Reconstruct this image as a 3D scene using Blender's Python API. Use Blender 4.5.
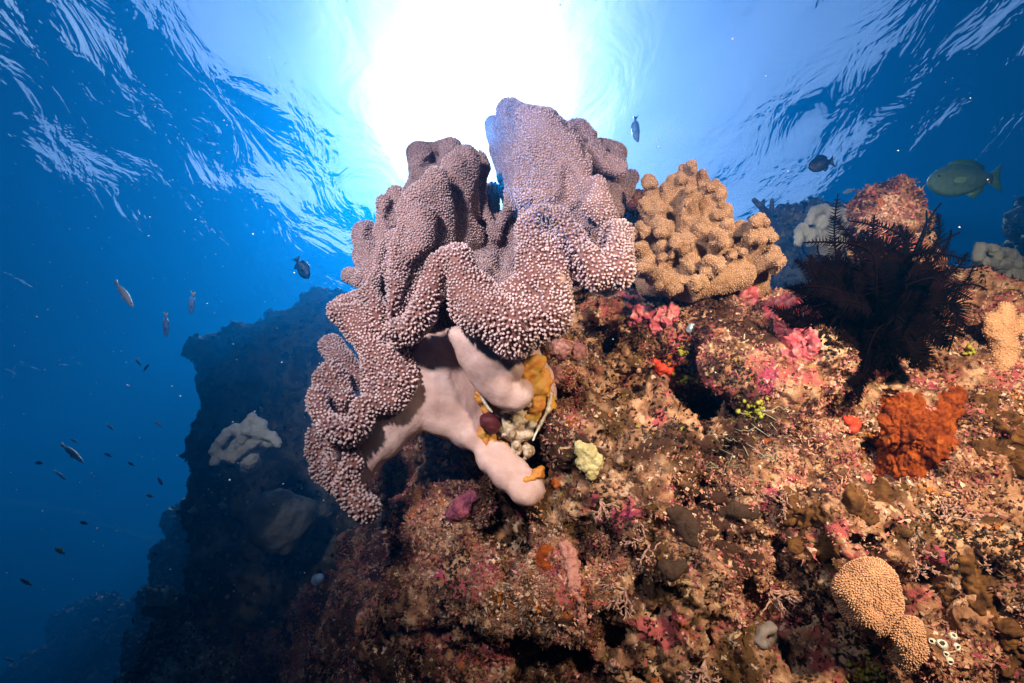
import bpy, math, random
import numpy as np
from mathutils import Vector, Matrix
from mathutils.bvhtree import BVHTree

for o in list(bpy.data.objects):
    bpy.data.objects.remove(o)
S = bpy.context.scene
COL = S.collection
R = math.radians
random.seed(7)
RNG = np.random.default_rng(7)

# ------------------------------------------------------------------ camera
F = 512.0                       # focal length in pixels of the 1024 px wide frame
PITCH = R(33)
cam = bpy.data.cameras.new('camera'); cam_o = bpy.data.objects.new('camera', cam); COL.objects.link(cam_o)
cam.sensor_width = 36; cam.lens = 18; cam.clip_start = 0.02; cam.clip_end = 3000
cam_o.rotation_euler = (R(90) + PITCH, 0, 0)
S.camera = cam_o
CP, SP = math.cos(PITCH), math.sin(PITCH)
ROT = np.array([[1, 0, 0], [0, -SP, CP], [0, CP, SP]])       # camera axes (right, up, forward) -> world columns

def toworld(p):                 # p (..,3) in right/up/forward metres
    return np.asarray(p, float) @ ROT.T
def at(x, y, d):                # a point seen at pixel x,y standing d metres ahead (right/up/forward)
    return np.array([(x - 512) / F * d, (341.5 - y) / F * d, d])
def W(x, y, d):
    return toworld(at(x, y, d))

# ------------------------------------------------------------------ world, sun, exposure
SURF = 4.0                      # water surface above the camera
sv = W(476, 45, 1.0); sv /= np.linalg.norm(sv)               # apparent sun direction under water
hs = math.hypot(sv[0], sv[1]); ha = min(0.97, 1.333 * hs)     # refracted at the surface
SUN_EL = math.acos(ha); SUN_AZ = math.atan2(sv[0], sv[1])
sd = Vector((math.sin(SUN_AZ) * ha, math.cos(SUN_AZ) * ha, math.sin(SUN_EL)))
world = bpy.data.worlds.new('World'); S.world = world; world.use_nodes = True
wn = world.node_tree.nodes; wl = world.node_tree.links
sky = wn.new('ShaderNodeTexSky'); sky.sky_type = 'NISHITA'; sky.sun_disc = False
sky.sun_elevation = SUN_EL; sky.sun_rotation = SUN_AZ
wn['Background'].inputs['Strength'].default_value = 0.13
tc = wn.new('ShaderNodeTexCoord'); cn = wn.new('ShaderNodeTexNoise'); cn.inputs['Scale'].default_value = 3.2; cn.inputs['Detail'].default_value = 6; cn.inputs['Roughness'].default_value = .6; cn.inputs['Distortion'].default_value = .7
wl.new(tc.outputs['Generated'], cn.inputs['Vector'])
cr = wn.new('ShaderNodeValToRGB'); cr.color_ramp.elements[0].position = .5; cr.color_ramp.elements[1].position = .72; cr.color_ramp.elements[1].color = (.55, .55, .55, 1); wl.new(cn.outputs[0], cr.inputs[0])
cm = wn.new('ShaderNodeMix'); cm.data_type = 'RGBA'; cm.inputs[7].default_value = (7.5, 7.7, 8, 1)          # thin white cloud over the blue
wl.new(cr.outputs[0], cm.inputs[0]); wl.new(sky.outputs[0], cm.inputs[6]); wl.new(cm.outputs[2], wn['Background'].inputs['Color'])
sun = bpy.data.lights.new('sun', 'SUN'); sun.energy = 5.0; sun.angle = R(0.5); sun.color = (1, .96, .9)
sun_o = bpy.data.objects.new('sun', sun); COL.objects.link(sun_o); sun_o.rotation_euler = sd.to_track_quat('Z', 'Y').to_euler()
# the photographer's two strobes, one on an arm at each side of the camera housing
def strobe(px, py, pz, tx, ty, td, power, col):
    l = bpy.data.lights.new('strobe', 'SPOT'); l.energy = power; l.color = col; l.spot_size = R(84); l.spot_blend = 1.0; l.shadow_soft_size = .05
    o = bpy.data.objects.new('strobe', l); COL.objects.link(o)
    p = toworld((px, py, pz)); t = W(tx, ty, td)
    o.location = p; o.rotation_euler = Vector(t - p).to_track_quat('-Z', 'Y').to_euler()
strobe(-.46, .58, .06, 460, 215, 1.0, 76, (1, .92, .91))
strobe(.62, .46, .0, 850, 385, 1.0, 135, (1, .77, .52))
S.view_settings.view_transform = 'Standard'; S.view_settings.look = 'None'; S.view_settings.gamma = 1
S.view_settings.exposure = 0.75; S.view_settings.use_curve_mapping = False
cy = S.cycles
cy.use_denoising = True; cy.max_bounces = 8; cy.diffuse_bounces = 2; cy.glossy_bounces = 2; cy.transmission_bounces = 4
cy.volume_bounces = 0; cy.transparent_max_bounces = 12; cy.caustics_reflective = False; cy.caustics_refractive = False
cy.sample_clamp_indirect = 3.0

# ------------------------------------------------------------------ numpy noise
def _h(ix, iy, iz, s):
    h = ix.astype(np.uint32) * np.uint32(374761393) + iy.astype(np.uint32) * np.uint32(668265263) + iz.astype(np.uint32) * np.uint32(2246822519) + np.uint32((s * 974711) & 0xffffffff)
    h = (h ^ (h >> np.uint32(13))) * np.uint32(1274126177)
    h = h ^ (h >> np.uint32(16))
    return h
def vnoise(p, s=0):
    i = np.floor(p).astype(np.int64); f = (p - i).astype(np.float32); f = f * f * f * (f * (f * 6 - 15) + 10)
    out = 0
    for dx in (0, 1):
        wx = f[:, 0] if dx else 1 - f[:, 0]
        for dy in (0, 1):
            wy = f[:, 1] if dy else 1 - f[:, 1]
            for dz in (0, 1):
                wz = f[:, 2] if dz else 1 - f[:, 2]
                out = out + wx * wy * wz * (_h(i[:, 0] + dx, i[:, 1] + dy, i[:, 2] + dz, s).astype(np.float32) / np.float32(2**31) - 1)
    return out
def fbm(p, scale, octv=4, s=0, rough=.5):
    a = 1.0; t = 0; q = p / scale
    for k in range(octv):
        t = t + a * vnoise(q, s + k * 17); q = q * 2.03 + 11.7; a *= rough
    return t
def worley(p, scale, s=0):
    q = p / scale; i = np.floor(q).astype(np.int64); f = q - i
    best = np.full(len(p), 9.0, np.float32)
    for dx in (-1, 0, 1):
        for dy in (-1, 0, 1):
            for dz in (-1, 0, 1):
                a, b, c = i[:, 0] + dx, i[:, 1] + dy, i[:, 2] + dz
                hh = _h(a, b, c, s)
                ox = (hh & np.uint32(1023)) / 1023.0; oy = ((hh >> np.uint32(10)) & np.uint32(1023)) / 1023.0; oz = ((hh >> np.uint32(20)) & np.uint32(1023)) / 1023.0
                d = (dx + ox - f[:, 0])**2 + (dy + oy - f[:, 1])**2 + (dz + oz - f[:, 2])**2
                best = np.minimum(best, d)
    return np.sqrt(best)

# ------------------------------------------------------------------ implicit modelling: round chains and thick sheets, blended, meshed by surface nets
class Field:
    def __init__(s, k=.012):
        s.pr = []; s.k = k
    def chain(s, pts, k=None, cut=False):                 # pts: (x, y, d, r) pixels / metres / pixels
        q = [(at(a, b, c), r * c / F) for a, b, c, r in pts]
        if len(q) == 1: q = q * 2
        for (p0, r0), (p1, r1) in zip(q[:-1], q[1:]):
            s.pr.append(('c', p0, p1, r0, r1, k or s.k, cut))
    def sheet(s, pts, r, k=None):                         # a polygon of pixels (x, y, d), r pixels thick on each side
        q = [at(*p) for p in pts]; c = sum(q) / len(q); rr = r * c[2] / F
        for i in range(len(q)):
            s.pr.append(('t', c, q[i], q[(i + 1) % len(q)], rr, k or s.k))
    def strip(s, A, B, r, k=None):
        for i in range(len(A) - 1):
            a, b, c, d = at(*A[i]), at(*B[i]), at(*B[i + 1]), at(*A[i + 1]); rr = r * a[2] / F
            s.pr.append(('t', a, b, c, rr, k or s.k)); s.pr.append(('t', a, c, d, rr, k or s.k))
    def ball(s, p, r, sc=(1, 1, 1), k=None, cut=False):   # metres, camera axes
        s.pr.append(('b', np.asarray(p, float), r, np.asarray(sc, float), k or s.k, cut))
    def bounds(s):
        lo = np.full(3, 1e9); hi = -lo
        for p in s.pr:
            if p[0] == 'c': a = [p[1], p[2]]; r = max(p[3], p[4])
            elif p[0] == 't': a = p[1:4]; r = p[4]
            else: a = [p[1]]; r = (p[2] * p[3])
            for v in a: lo = np.minimum(lo, v - r); hi = np.maximum(hi, v + r)
        return lo, hi
    def mesh(s, h, noise=None, lo=None, hi=None, pad=None):
        l, u = s.bounds(); pad = pad or 3 * h
        l = l - pad; u = u + pad
        if lo is not None: l = np.maximum(l, lo)
        if hi is not None: u = np.minimum(u, hi)
        n = np.ceil((u - l) / h).astype(int) + 1
        X, Y, Z = [(l[i] + h * np.arange(n[i])).astype(np.float32) for i in range(3)]
        BIG = np.float32(.2)
        V = np.full(n, BIG, np.float32)
        for p in s.pr:
            if p[0] == 'c': P = [p[1], p[2]]; r = max(p[3], p[4]); k = p[5]
            elif p[0] == 't': P = p[1:4]; r = p[4]; k = p[5]
            else: P = [p[1]]; r = p[2] * p[3]; k = p[4]
            m = r + k + max(4 * h, .03 if noise else 0)
            a = np.min(P, axis=0) - m; b = np.max(P, axis=0) + m
            i0 = np.clip(np.floor((a - l) / h).astype(int), 0, n); i1 = np.clip(np.ceil((b - l) / h).astype(int) + 1, 0, n)
            if np.any(i1 <= i0): continue
            sl = tuple(slice(i0[j], i1[j]) for j in range(3))
            x = X[sl[0]][:, None, None]; y = Y[sl[1]][None, :, None]; z = Z[sl[2]][None, None, :]
            if p[0] == 'c':
                A, B = p[1], p[2]; d = B - A; dd = max(float(d @ d), 1e-12)
                t = np.clip(((x - A[0]) * d[0] + (y - A[1]) * d[1] + (z - A[2]) * d[2]) / np.float32(dd), 0, 1)
                D = np.sqrt((x - A[0] - t * d[0])**2 + (y - A[1] - t * d[1])**2 + (z - A[2] - t * d[2])**2) - (p[3] + t * (p[4] - p[3]))
            elif p[0] == 't':
                D = tri_dist(x, y, z, *p[1:4]) - np.float32(p[4])
            else:
                c, r, sc = p[1], p[2], p[3]
                D = (np.sqrt(((x - c[0]) / sc[0])**2 + ((y - c[1]) / sc[1])**2 + ((z - c[2]) / sc[2])**2) - r) * min(sc)
            o = V[sl]
            cut = p[0] in 'cb' and p[-1]
            if cut:
                D = -D; hh = np.maximum(k - np.abs(o - D), 0) / k; V[sl] = np.maximum(o, D) + hh * hh * k * .25
            else:
                hh = np.maximum(k - np.abs(o - D), 0) / k; V[sl] = np.minimum(o, D) - hh * hh * k * .25
        if noise:
            idx = np.nonzero(np.abs(V) < .12)
            pts = np.stack([X[idx[0]], Y[idx[1]], Z[idx[2]]], 1)
            V[idx] += noise(pts).astype(np.float32)
        # close the volume at the border
        for ax in range(3):
            e = [slice(None)] * 3
            for q in (0, -1):
                e[ax] = q; V[tuple(e)] = np.maximum(V[tuple(e)], h * .5)
        return nets(V, l, h)
def tri_dist(x, y, z, a, b, c):
    def seg(A, B):
        d = B - A; dd = max(float(d @ d), 1e-12)
        t = np.clip(((x - A[0]) * d[0] + (y - A[1]) * d[1] + (z - A[2]) * d[2]) / np.float32(dd), 0, 1)
        return (x - A[0] - t * d[0])**2 + (y - A[1] - t * d[1])**2 + (z - A[2] - t * d[2])**2
    e = np.minimum(np.minimum(seg(a, b), seg(b, c)), seg(c, a))
    n = np.cross(b - a, c - a); ln = np.linalg.norm(n)
    if ln < 1e-9: return np.sqrt(e)
    n = n / ln
    pl = (x - a[0]) * n[0] + (y - a[1]) * n[1] + (z - a[2]) * n[2]
    ins = True
    for A, B in ((a, b), (b, c), (c, a)):
        m = np.cross(n, B - A); ins = ins & (((x - A[0]) * m[0] + (y - A[1]) * m[1] + (z - A[2]) * m[2]) >= 0)
    return np.where(ins, np.abs(pl), np.sqrt(e))
def nets(V, l, h):
    n = np.array(V.shape); sg = V < 0
    cn = n - 1
    cnt = np.zeros(cn, np.int8); 
    for a in (0, 1):
        for b in (0, 1):
            for c in (0, 1):
                cnt += sg[a:cn[0] + a, b:cn[1] + b, c:cn[2] + c]
    act = np.nonzero((cnt > 0) & (cnt < 8)); N = len(act[0])
    ids = np.full(cn, -1, np.int32); ids[act] = np.arange(N)
    acc = np.zeros((N, 3), np.float32); w = np.zeros(N, np.float32)
    cor = [(a, b, c) for a in (0, 1) for b in (0, 1) for c in (0, 1)]
    val = {q: V[act[0] + q[0], act[1] + q[1], act[2] + q[2]] for q in cor}
    for i, p in enumerate(cor):
        for q in cor[i + 1:]:
            if sum(abs(p[j] - q[j]) for j in range(3)) != 1: continue
            va, vb = val[p], val[q]; m = (va < 0) != (vb < 0)
            t = np.where(m, va / np.where(m, va - vb, 1), 0)
            for j in range(3): acc[:, j] += np.where(m, p[j] + t * (q[j] - p[j]), 0)
            w += m
    pos = (acc / w[:, None] + np.stack(act, 1)) * h + l
    quads = []
    for ax in range(3):
        u, v = [(1, 2), (2, 0), (0, 1)][ax]
        s0 = [slice(None)] * 3; s1 = [slice(None)] * 3
        s0[ax] = slice(0, n[ax] - 1); s1[ax] = slice(1, n[ax])
        for j in (u, v): s0[j] = slice(1, n[j] - 1); s1[j] = slice(1, n[j] - 1)
        A, B = sg[tuple(s0)], sg[tuple(s1)]
        e = np.array(np.nonzero(A != B)).T
        ins = A[tuple(e.T)]
        e = e.copy(); e[:, u] += 1; e[:, v] += 1
        def cell(du, dv):
            c = e.copy(); c[:, u] -= du; c[:, v] -= dv; return ids[c[:, 0], c[:, 1], c[:, 2]]
        q = np.stack([cell(1, 1), cell(0, 1), cell(0, 0), cell(1, 0)], 1)
        q[~ins] = q[~ins][:, ::-1]
        quads.append(q)
    Q = np.concatenate(quads); a, b, c = pos[Q[:, 0]], pos[Q[:, 1]], pos[Q[:, 2]]; d = pos[Q[:, 3]]
    if (np.einsum('ij,ij->i', a, np.cross(b, c)) + np.einsum('ij,ij->i', a, np.cross(c, d))).sum() < 0: Q = Q[:, ::-1].copy()
    return pos, Q
def tw(v, q):                   # camera axes (left-handed) -> world, keeping faces outward
    return toworld(v), q[:, ::-1].copy()
def subdiv(v, q):
    e = np.sort(np.concatenate([q[:, [0, 1]], q[:, [1, 2]], q[:, [2, 3]], q[:, [3, 0]]]), 1)
    key = e[:, 0].astype(np.int64) * len(v) + e[:, 1]
    u, first, inv = np.unique(key, return_index=True, return_inverse=True)
    mid = (v[e[first, 0]] + v[e[first, 1]]) / 2; m = len(q)
    ei = inv.reshape(4, m) + len(v); fc = v[q].mean(1); ci = np.arange(m) + len(v) + len(mid)
    V = np.concatenate([v, mid, fc])
    Q = np.concatenate([np.stack([q[:, i], ei[i], ci, ei[i - 1]], 1) for i in range(4)])
    return V, Q
def vnormals(v, q):
    n = np.cross(v[q[:, 2]] - v[q[:, 0]], v[q[:, 3]] - v[q[:, 1]]) if q.shape[1] == 4 else np.cross(v[q[:, 1]] - v[q[:, 0]], v[q[:, 2]] - v[q[:, 0]])
    o = np.zeros_like(v)
    for i in range(q.shape[1]):
        for j in range(3): o[:, j] += np.bincount(q[:, i], n[:, j], len(v))
    return o / (np.linalg.norm(o, axis=1, keepdims=True) + 1e-12)
def smooth(v, q, it=1, f=.5):
    for _ in range(it):
        s = np.zeros_like(v); c = np.zeros(len(v))
        for i in range(4):
            for j in (q[:, (i + 1) % 4], q[:, (i + 3) % 4]):
                for k in range(3): s[:, k] += np.bincount(q[:, i], v[j, k], len(v))
                c += np.bincount(q[:, i], minlength=len(v))
        v = v + f * (s / np.maximum(c, 1)[:, None] - v)
    return v

# ------------------------------------------------------------------ objects
def meshobj(name, v, q, mat, parent=None, colors=None, attr=None, world_space=True, flat=False, origin=None):
    """v (n,3) world metres; q (m,k) faces; origin moves the object's origin to the thing's base."""
    v = np.asarray(v, np.float64); q = np.asarray(q)
    if origin is None:
        origin = np.zeros(3)
        if parent is not None: origin = np.array(parent.location)
    me = bpy.data.meshes.new(name); k = q.shape[1]
    me.vertices.add(len(v)); me.vertices.foreach_set('co', (v - origin).astype(np.float32).ravel())
    me.loops.add(q.size); me.loops.foreach_set('vertex_index', q.astype(np.int32).ravel())
    me.polygons.add(len(q)); me.polygons.foreach_set('loop_start', np.arange(0, q.size, k, dtype=np.int32))
    me.polygons.foreach_set('loop_total', np.full(len(q), k, np.int32))
    me.polygons.foreach_set('use_smooth', np.full(len(q), not flat))
    me.update(calc_edges=True)
    if colors is not None:
        a = me.color_attributes.new('tint', 'FLOAT_COLOR', 'POINT')
        a.data.foreach_set('color', np.concatenate([colors, np.ones((len(v), 1))], 1).astype(np.float32).ravel())
    if attr:
        for nm, val in attr.items():
            a = me.attributes.new(nm, 'FLOAT', 'POINT'); a.data.foreach_set('value', val.astype(np.float32))
    me.materials.append(mat)
    o = bpy.data.objects.new(name, me); COL.objects.link(o)
    if parent is not None: o.parent = parent
    else: o.location = origin
    return o
def tag(o, label=None, cat=None, group=None, kind=None):
    if label: o['label'] = label
    if cat: o['category'] = cat
    if group: o['group'] = group
    if kind: o['kind'] = kind
    return o
def empty(name, loc, label, cat, group=None):
    o = bpy.data.objects.new(name, None); COL.objects.link(o); o.location = Vector(loc); o.empty_display_size = .05
    return tag(o, label, cat, group)
class MB:                        # a small mesh collector (world space), triangles + quads as triangles
    def __init__(s): s.v = []; s.f = []; s.c = []; s.n = 0
    def add(s, v, f, c=None):
        v = np.asarray(v, float); f = np.asarray(f)
        if f.shape[1] == 4: f = np.concatenate([f[:, [0, 1, 2]], f[:, [0, 2, 3]]])
        s.v.append(v); s.f.append(f + s.n); s.n += len(v)
        s.c.append(np.tile(np.asarray(c if c is not None else (1, 1, 1), float), (len(v), 1)) if c is None or np.ndim(c) == 1 else c)
    def build(s, name, mat, parent=None, **kw):
        return meshobj(name, np.concatenate(s.v), np.concatenate(s.f), mat, parent, colors=np.concatenate(s.c), **kw)
def tube_vf(pts, rad, n=6, cap=True):
    pts = np.asarray(pts, float); m = len(pts); rad = np.broadcast_to(rad, (m,))
    T = np.gradient(pts, axis=0); T /= np.linalg.norm(T, axis=1, keepdims=True) + 1e-12
    up = np.array([0, 0, 1.]) if abs(T[0, 2]) < .9 else np.array([1., 0, 0])
    V = []
    a = np.arange(n) / n * 2 * math.pi
    for i in range(m):
        s = np.cross(T[i], up); s /= np.linalg.norm(s) + 1e-12; u = np.cross(s, T[i]); up = u
        V.append(pts[i] + rad[i] * (np.cos(a)[:, None] * s + np.sin(a)[:, None] * u))
    V = np.concatenate(V + [pts[:1], pts[-1:]]); f = []
    for i in range(m - 1):
        for j in range(n):
            k = (j + 1) % n; f += [(i * n + j, i * n + k, (i + 1) * n + k), (i * n + j, (i + 1) * n + k, (i + 1) * n + j)]
    for j in range(n):
        k = (j + 1) % n; f += [(m * n, k, j), (m * n + 1, (m - 1) * n + j, (m - 1) * n + k)]
    return V, np.array(f)

# ------------------------------------------------------------------ materials
def newmat(name):
    m = bpy.data.materials.new(name); m.use_nodes = True; nt = m.node_tree
    return m, nt.nodes, nt.links, nt.nodes['Principled BSDF']
def nnode(n, t, **kw):
    x = n.new(t)
    for k, v in kw.items():
        if k in x.inputs: x.inputs[k].default_value = v
        else: setattr(x, k, v)
    return x
def ramp(n, stops, interp='LINEAR'):
    r = n.new('ShaderNodeValToRGB'); r.color_ramp.interpolation = interp; e = r.color_ramp.elements
    while len(e) < len(stops): e.new(.5)
    for i, (p, c) in enumerate(stops):
        e[i].position = p; e[i].color = (*c, 1) if len(c) == 3 else c
    return r
def mixc(n, l, fac, a, b, mode='MIX'):
    m = n.new('ShaderNodeMix'); m.data_type = 'RGBA'; m.blend_type = mode
    for sock, val in ((m.inputs[0], fac), (m.inputs[6], a), (m.inputs[7], b)):
        if hasattr(val, 'is_linked'): l.new(val, sock)
        elif isinstance(val, (int, float)): sock.default_value = val
        else: sock.default_value = (*val, 1)
    return m.outputs[2]
def noise_n(n, l, scale, detail=4, rough=.55, vec=None, dist=0):
    t = nnode(n, 'ShaderNodeTexNoise', Scale=scale, Detail=detail, Roughness=rough, Distortion=dist)
    if vec is not None: l.new(vec, t.inputs['Vector'])
    return t.outputs[0]
def patchy(name, stops, scale=14, rough=.85, bump=.4, bscale=120, spec=.25, extra=None, tint=False, trans=0):
    m, n, l, b = newmat(name)
    g = n.new('ShaderNodeNewGeometry').outputs['Position']
    r = ramp(n, stops); l.new(noise_n(n, l, scale, 6, .65, g, .4), r.inputs[0]); c = r.outputs[0]
    if extra: c = extra(n, l, g, c)
    if tint:
        a = n.new('ShaderNodeAttribute'); a.attribute_name = 'tint'; c = mixc(n, l, 1.0, c, a.outputs[0], 'MULTIPLY')
    l.new(c, b.inputs['Base Color']); b.inputs['Roughness'].default_value = rough; b.inputs['Specular IOR Level'].default_value = spec
    if bump:
        bp = nnode(n, 'ShaderNodeBump', Strength=bump, Distance=.006); l.new(noise_n(n, l, bscale, 5, .7, g), bp.inputs['Height']); l.new(bp.outputs[0], b.inputs['Normal'])
    if trans:
        out = n['Material Output']; t = n.new('ShaderNodeBsdfTranslucent'); l.new(c, t.inputs['Color'])
        mx = nnode(n, 'ShaderNodeMixShader'); mx.inputs[0].default_value = trans
        l.new(b.outputs[0], mx.inputs[1]); l.new(t.outputs[0], mx.inputs[2]); l.new(mx.outputs[0], out.inputs['Surface'])
    return m
def plain(name, c, rough=.5, **kw):
    return patchy(name, [(.35, tuple(x * .8 for x in c)), (.65, tuple(min(1, x * 1.15) for x in c))], rough=rough, **kw)

# reef rock: coralline crusts, algae, sponge films
def reef_extra(n, l, g, c):
    def mask(scale, lo, hi, off, det=5, dist=.6):
        mp = nnode(n, 'ShaderNodeVectorMath', operation='ADD'); l.new(g, mp.inputs[0]); mp.inputs[1].default_value = (off, off * 1.7, -off)
        r = ramp(n, [(lo, (0, 0, 0)), (hi, (1, 1, 1))]); l.new(noise_n(n, l, scale, det, .62, mp.outputs[0], dist), r.inputs[0]); return r.outputs[0]
    c = mixc(n, l, mask(9, .54, .60, 3.1), c, (.38, .085, .085))
    c = mixc(n, l, mask(13, .60, .64, 7.7), c, (.33, .045, .10))
    c = mixc(n, l, mask(17, .57, .62, 12.3), c, (.50, .33, .21))
    c = mixc(n, l, mask(11, .63, .66, 17.9), c, (.42, .10, .018))
    c = mixc(n, l, mask(6, .58, .63, 23.2, 3), c, (.085, .04, .012))
    c = mixc(n, l, mask(30, .60, .64, 29.5), c, (.03, .012, .012))
    c = mixc(n, l, mask(5, .52, .60, 41.5, 4), c, (.045, .018, .010))
    c = mixc(n, l, mask(26, .62, .66, 51.5), c, (.60, .40, .24))
    c = mixc(n, l, mask(60, .62, .66, 31.5), c, (.66, .48, .36))
    c = mixc(n, l, mask(45, .64, .68, 37.5), c, (.25, .22, .03))
    return c
M = {}
M['reef'] = patchy('reef_rock', [(.30, (.03, .014, .01)), (.42, (.13, .06, .03)), (.52, (.34, .17, .09)), (.62, (.52, .31, .19)), (.75, (.28, .15, .05))], scale=20, bump=.9, bscale=150, extra=reef_extra)
M['turf'] = patchy('turf', [(.3, (.7, .7, .7)), (.7, (1, 1, 1))], scale=60, bump=0, tint=True, trans=.2)
M['far_reef'] = patchy('far_reef_rock', [(.3, (.018, .018, .016)), (.45, (.06, .06, .05)), (.58, (.22, .22, .17)), (.7, (.07, .06, .05))], scale=7, bump=.9, bscale=50)
def cap_extra(n, l, g, c):
    a = n.new('ShaderNodeAttribute'); a.attribute_name = 'bare'
    p = n.new('ShaderNodeAttribute'); p.attribute_name = 'pale'; c = mixc(n, l, p.outputs['Fac'], c, (.30, .18, .175))
    return mixc(n, l, a.outputs['Fac'], c, (.72, .5, .42))
M['cap'] = patchy('leather_tissue', [(.3, (.15, .06, .05)), (.7, (.24, .11, .095))], scale=12, bump=.5, bscale=200, extra=cap_extra)
M['polyp'] = patchy('polyp', [(.3, (.60, .42, .41)), (.7, (.75, .57, .56))], scale=25, bump=0, tint=True, trans=.24, rough=.6)
def stalk_extra(n, l, g, c):
    mp = nnode(n, 'ShaderNodeMapping'); mp.inputs['Scale'].default_value = (8, 8, 60); mp.inputs['Rotation'].default_value = (.2, .8, .1); l.new(g, mp.inputs['Vector'])
    r = ramp(n, [(.4, (0, 0, 0)), (.7, (.35, .35, .35))]); l.new(noise_n(n, l, 1.5, 3, .5, mp.outputs[0]), r.inputs[0])
    c = mixc(n, l, r.outputs[0], c, (.42, .24, .2))
    r2 = ramp(n, [(.60, (0, 0, 0)), (.72, (.5, .5, .5))]); l.new(noise_n(n, l, 55, 5, .7, g), r2.inputs[0])
    return mixc(n, l, r2.outputs[0], c, (.36, .25, .19))
M['stalk'] = patchy('stalk_tissue', [(.3, (.40, .25, .215)), (.5, (.54, .36, .32)), (.7, (.63, .45, .41))], scale=11, rough=.5, bump=.35, bscale=90, spec=.35, extra=stalk_extra)
M['orange_tissue'] = patchy('orange_tissue', [(.3, (.45, .12, .02)), (.5, (.55, .24, .04)), (.7, (.5, .36, .08))], scale=40, rough=.4)
M['branch'] = patchy('cauliflower_coral', [(.3, (.22, .11, .055)), (.7, (.42, .25, .145))], scale=45, bump=.8, bscale=260)
M['feather'] = patchy('feather_star', [(.35, (.0015, .001, .0012)), (.65, (.004, .0012, .0016))], scale=30, bump=0, rough=.9, spec=.03)
M['pale_leather'] = patchy('pale_leather', [(.3, (.5, .52, .42)), (.7, (.72, .72, .6))], scale=20, bump=.7, bscale=160)
M['tan'] = patchy('tan_coral', [(.3, (.48, .24, .12)), (.7, (.64, .37, .2))], scale=25, bump=.8, bscale=300)
M['orange'] = patchy('orange_sponge', [(.3, (.05, .009, .003)), (.5, (.24, .04, .005)), (.7, (.42, .11, .014))], scale=45, bump=1, bscale=110)
M['red'] = plain('red_sponge', (.6, .06, .03), bscale=80)
M['pink'] = patchy('pink_crust', [(.3, (.26, .03, .05)), (.5, (.48, .10, .12)), (.7, (.62, .34, .3))], scale=60, bump=.8)
M['cream'] = patchy('cream_coral', [(.3, (.34, .27, .10)), (.6, (.56, .48, .24))], scale=60, bump=.8)
M['dark'] = patchy('dark_sponge', [(.3, (.03, .015, .01)), (.7, (.07, .04, .025))], scale=50, bump=.8, bscale=200)
M['white'] = plain('white_squirt', (.7, .66, .55), bscale=200)
M['bluewhite'] = plain('blue_white_squirt', (.45, .66, .85), bscale=200)
M['hole'] = plain('inner_shade', (.012, .012, .015), bump=0)  # near-black that paints the shade inside the squirt cups
M['greenalga'] = patchy('green_alga', [(.3, (.3, .3, .03)), (.7, (.55, .52, .08))], scale=50, bump=0, trans=.3)
M['snow'] = plain('drifting_particle', (.8, .85, .85), bump=0)
def fishmat(name, c, tailc=None):
    return plain(name, c, rough=.35, bump=.2, bscale=500, spec=.5)
M['f_blue'] = fishmat('blue_scales', (.10, .26, .62)); M['f_pale'] = fishmat('pale_scales', (.80, .86, .88)); M['f_yellow'] = fishmat('yellow_fin', (.78, .55, .04))
M['f_dark'] = fishmat('dark_scales', (.012, .016, .025)); M['f_parrot'] = patchy('parrot_scales', [(.3, (.05, .16, .10)), (.7, (.16, .30, .18))], scale=60, rough=.35, bump=.4, bscale=400, spec=.5)
M['f_green'] = fishmat('green_fin', (.10, .28, .10)); M['f_eye'] = plain('fish_eye', (.02, .02, .02), rough=.1, bump=0)

# water surface: a wavy sheet seen from below; Fresnel gives total internal reflection past the critical angle
def water_mat():
    m, n, l, b = newmat('water_surface'); n.remove(b); out = n['Material Output']
    g = n.new('ShaderNodeNewGeometry').outputs['Position']
    mp = nnode(n, 'ShaderNodeMapping'); mp.inputs['Scale'].default_value = (1, .85, 1); mp.inputs['Rotation'].default_value = (0, 0, .5); l.new(g, mp.inputs['Vector'])
    h1 = noise_n(n, l, 2.0, 4, .54, mp.outputs[0], .6)
    bp = nnode(n, 'ShaderNodeBump', Strength=1.0, Distance=.036); l.new(h1, bp.inputs['Height'])
    fr = nnode(n, 'ShaderNodeFresnel', IOR=1.333); l.new(bp.outputs[0], fr.inputs['Normal'])
    rf = nnode(n, 'ShaderNodeBsdfRefraction', IOR=1.333, Roughness=.5); rf.inputs['Color'].default_value = (.82, .93, 1, 1); l.new(bp.outputs[0], rf.inputs['Normal'])
    tr = n.new('ShaderNodeBsdfTransparent'); tr.inputs['Color'].default_value = (.6, .83, 1, 1)
    gl = nnode(n, 'ShaderNodeBsdfGlossy', Roughness=.05); l.new(bp.outputs[0], gl.inputs['Normal'])
    r2 = nnode(n, 'ShaderNodeBsdfRefraction', IOR=1.333, Roughness=.82); r2.inputs['Color'].default_value = (.72, .89, 1, 1); l.new(bp.outputs[0], r2.inputs['Normal'])
    rm = nnode(n, 'ShaderNodeMixShader'); rm.inputs[0].default_value = .45; l.new(rf.outputs[0], rm.inputs[1]); l.new(r2.outputs[0], rm.inputs[2])
    a = nnode(n, 'ShaderNodeMixShader'); a.inputs[0].default_value = .20; l.new(tr.outputs[0], a.inputs[1]); l.new(rm.outputs[0], a.inputs[2])
    c = nnode(n, 'ShaderNodeMixShader'); l.new(fr.outputs[0], c.inputs[0]); l.new(a.outputs[0], c.inputs[1]); l.new(gl.outputs[0], c.inputs[2])
    l.new(c.outputs[0], out.inputs['Surface'])
    return m
M['water'] = water_mat()

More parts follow.
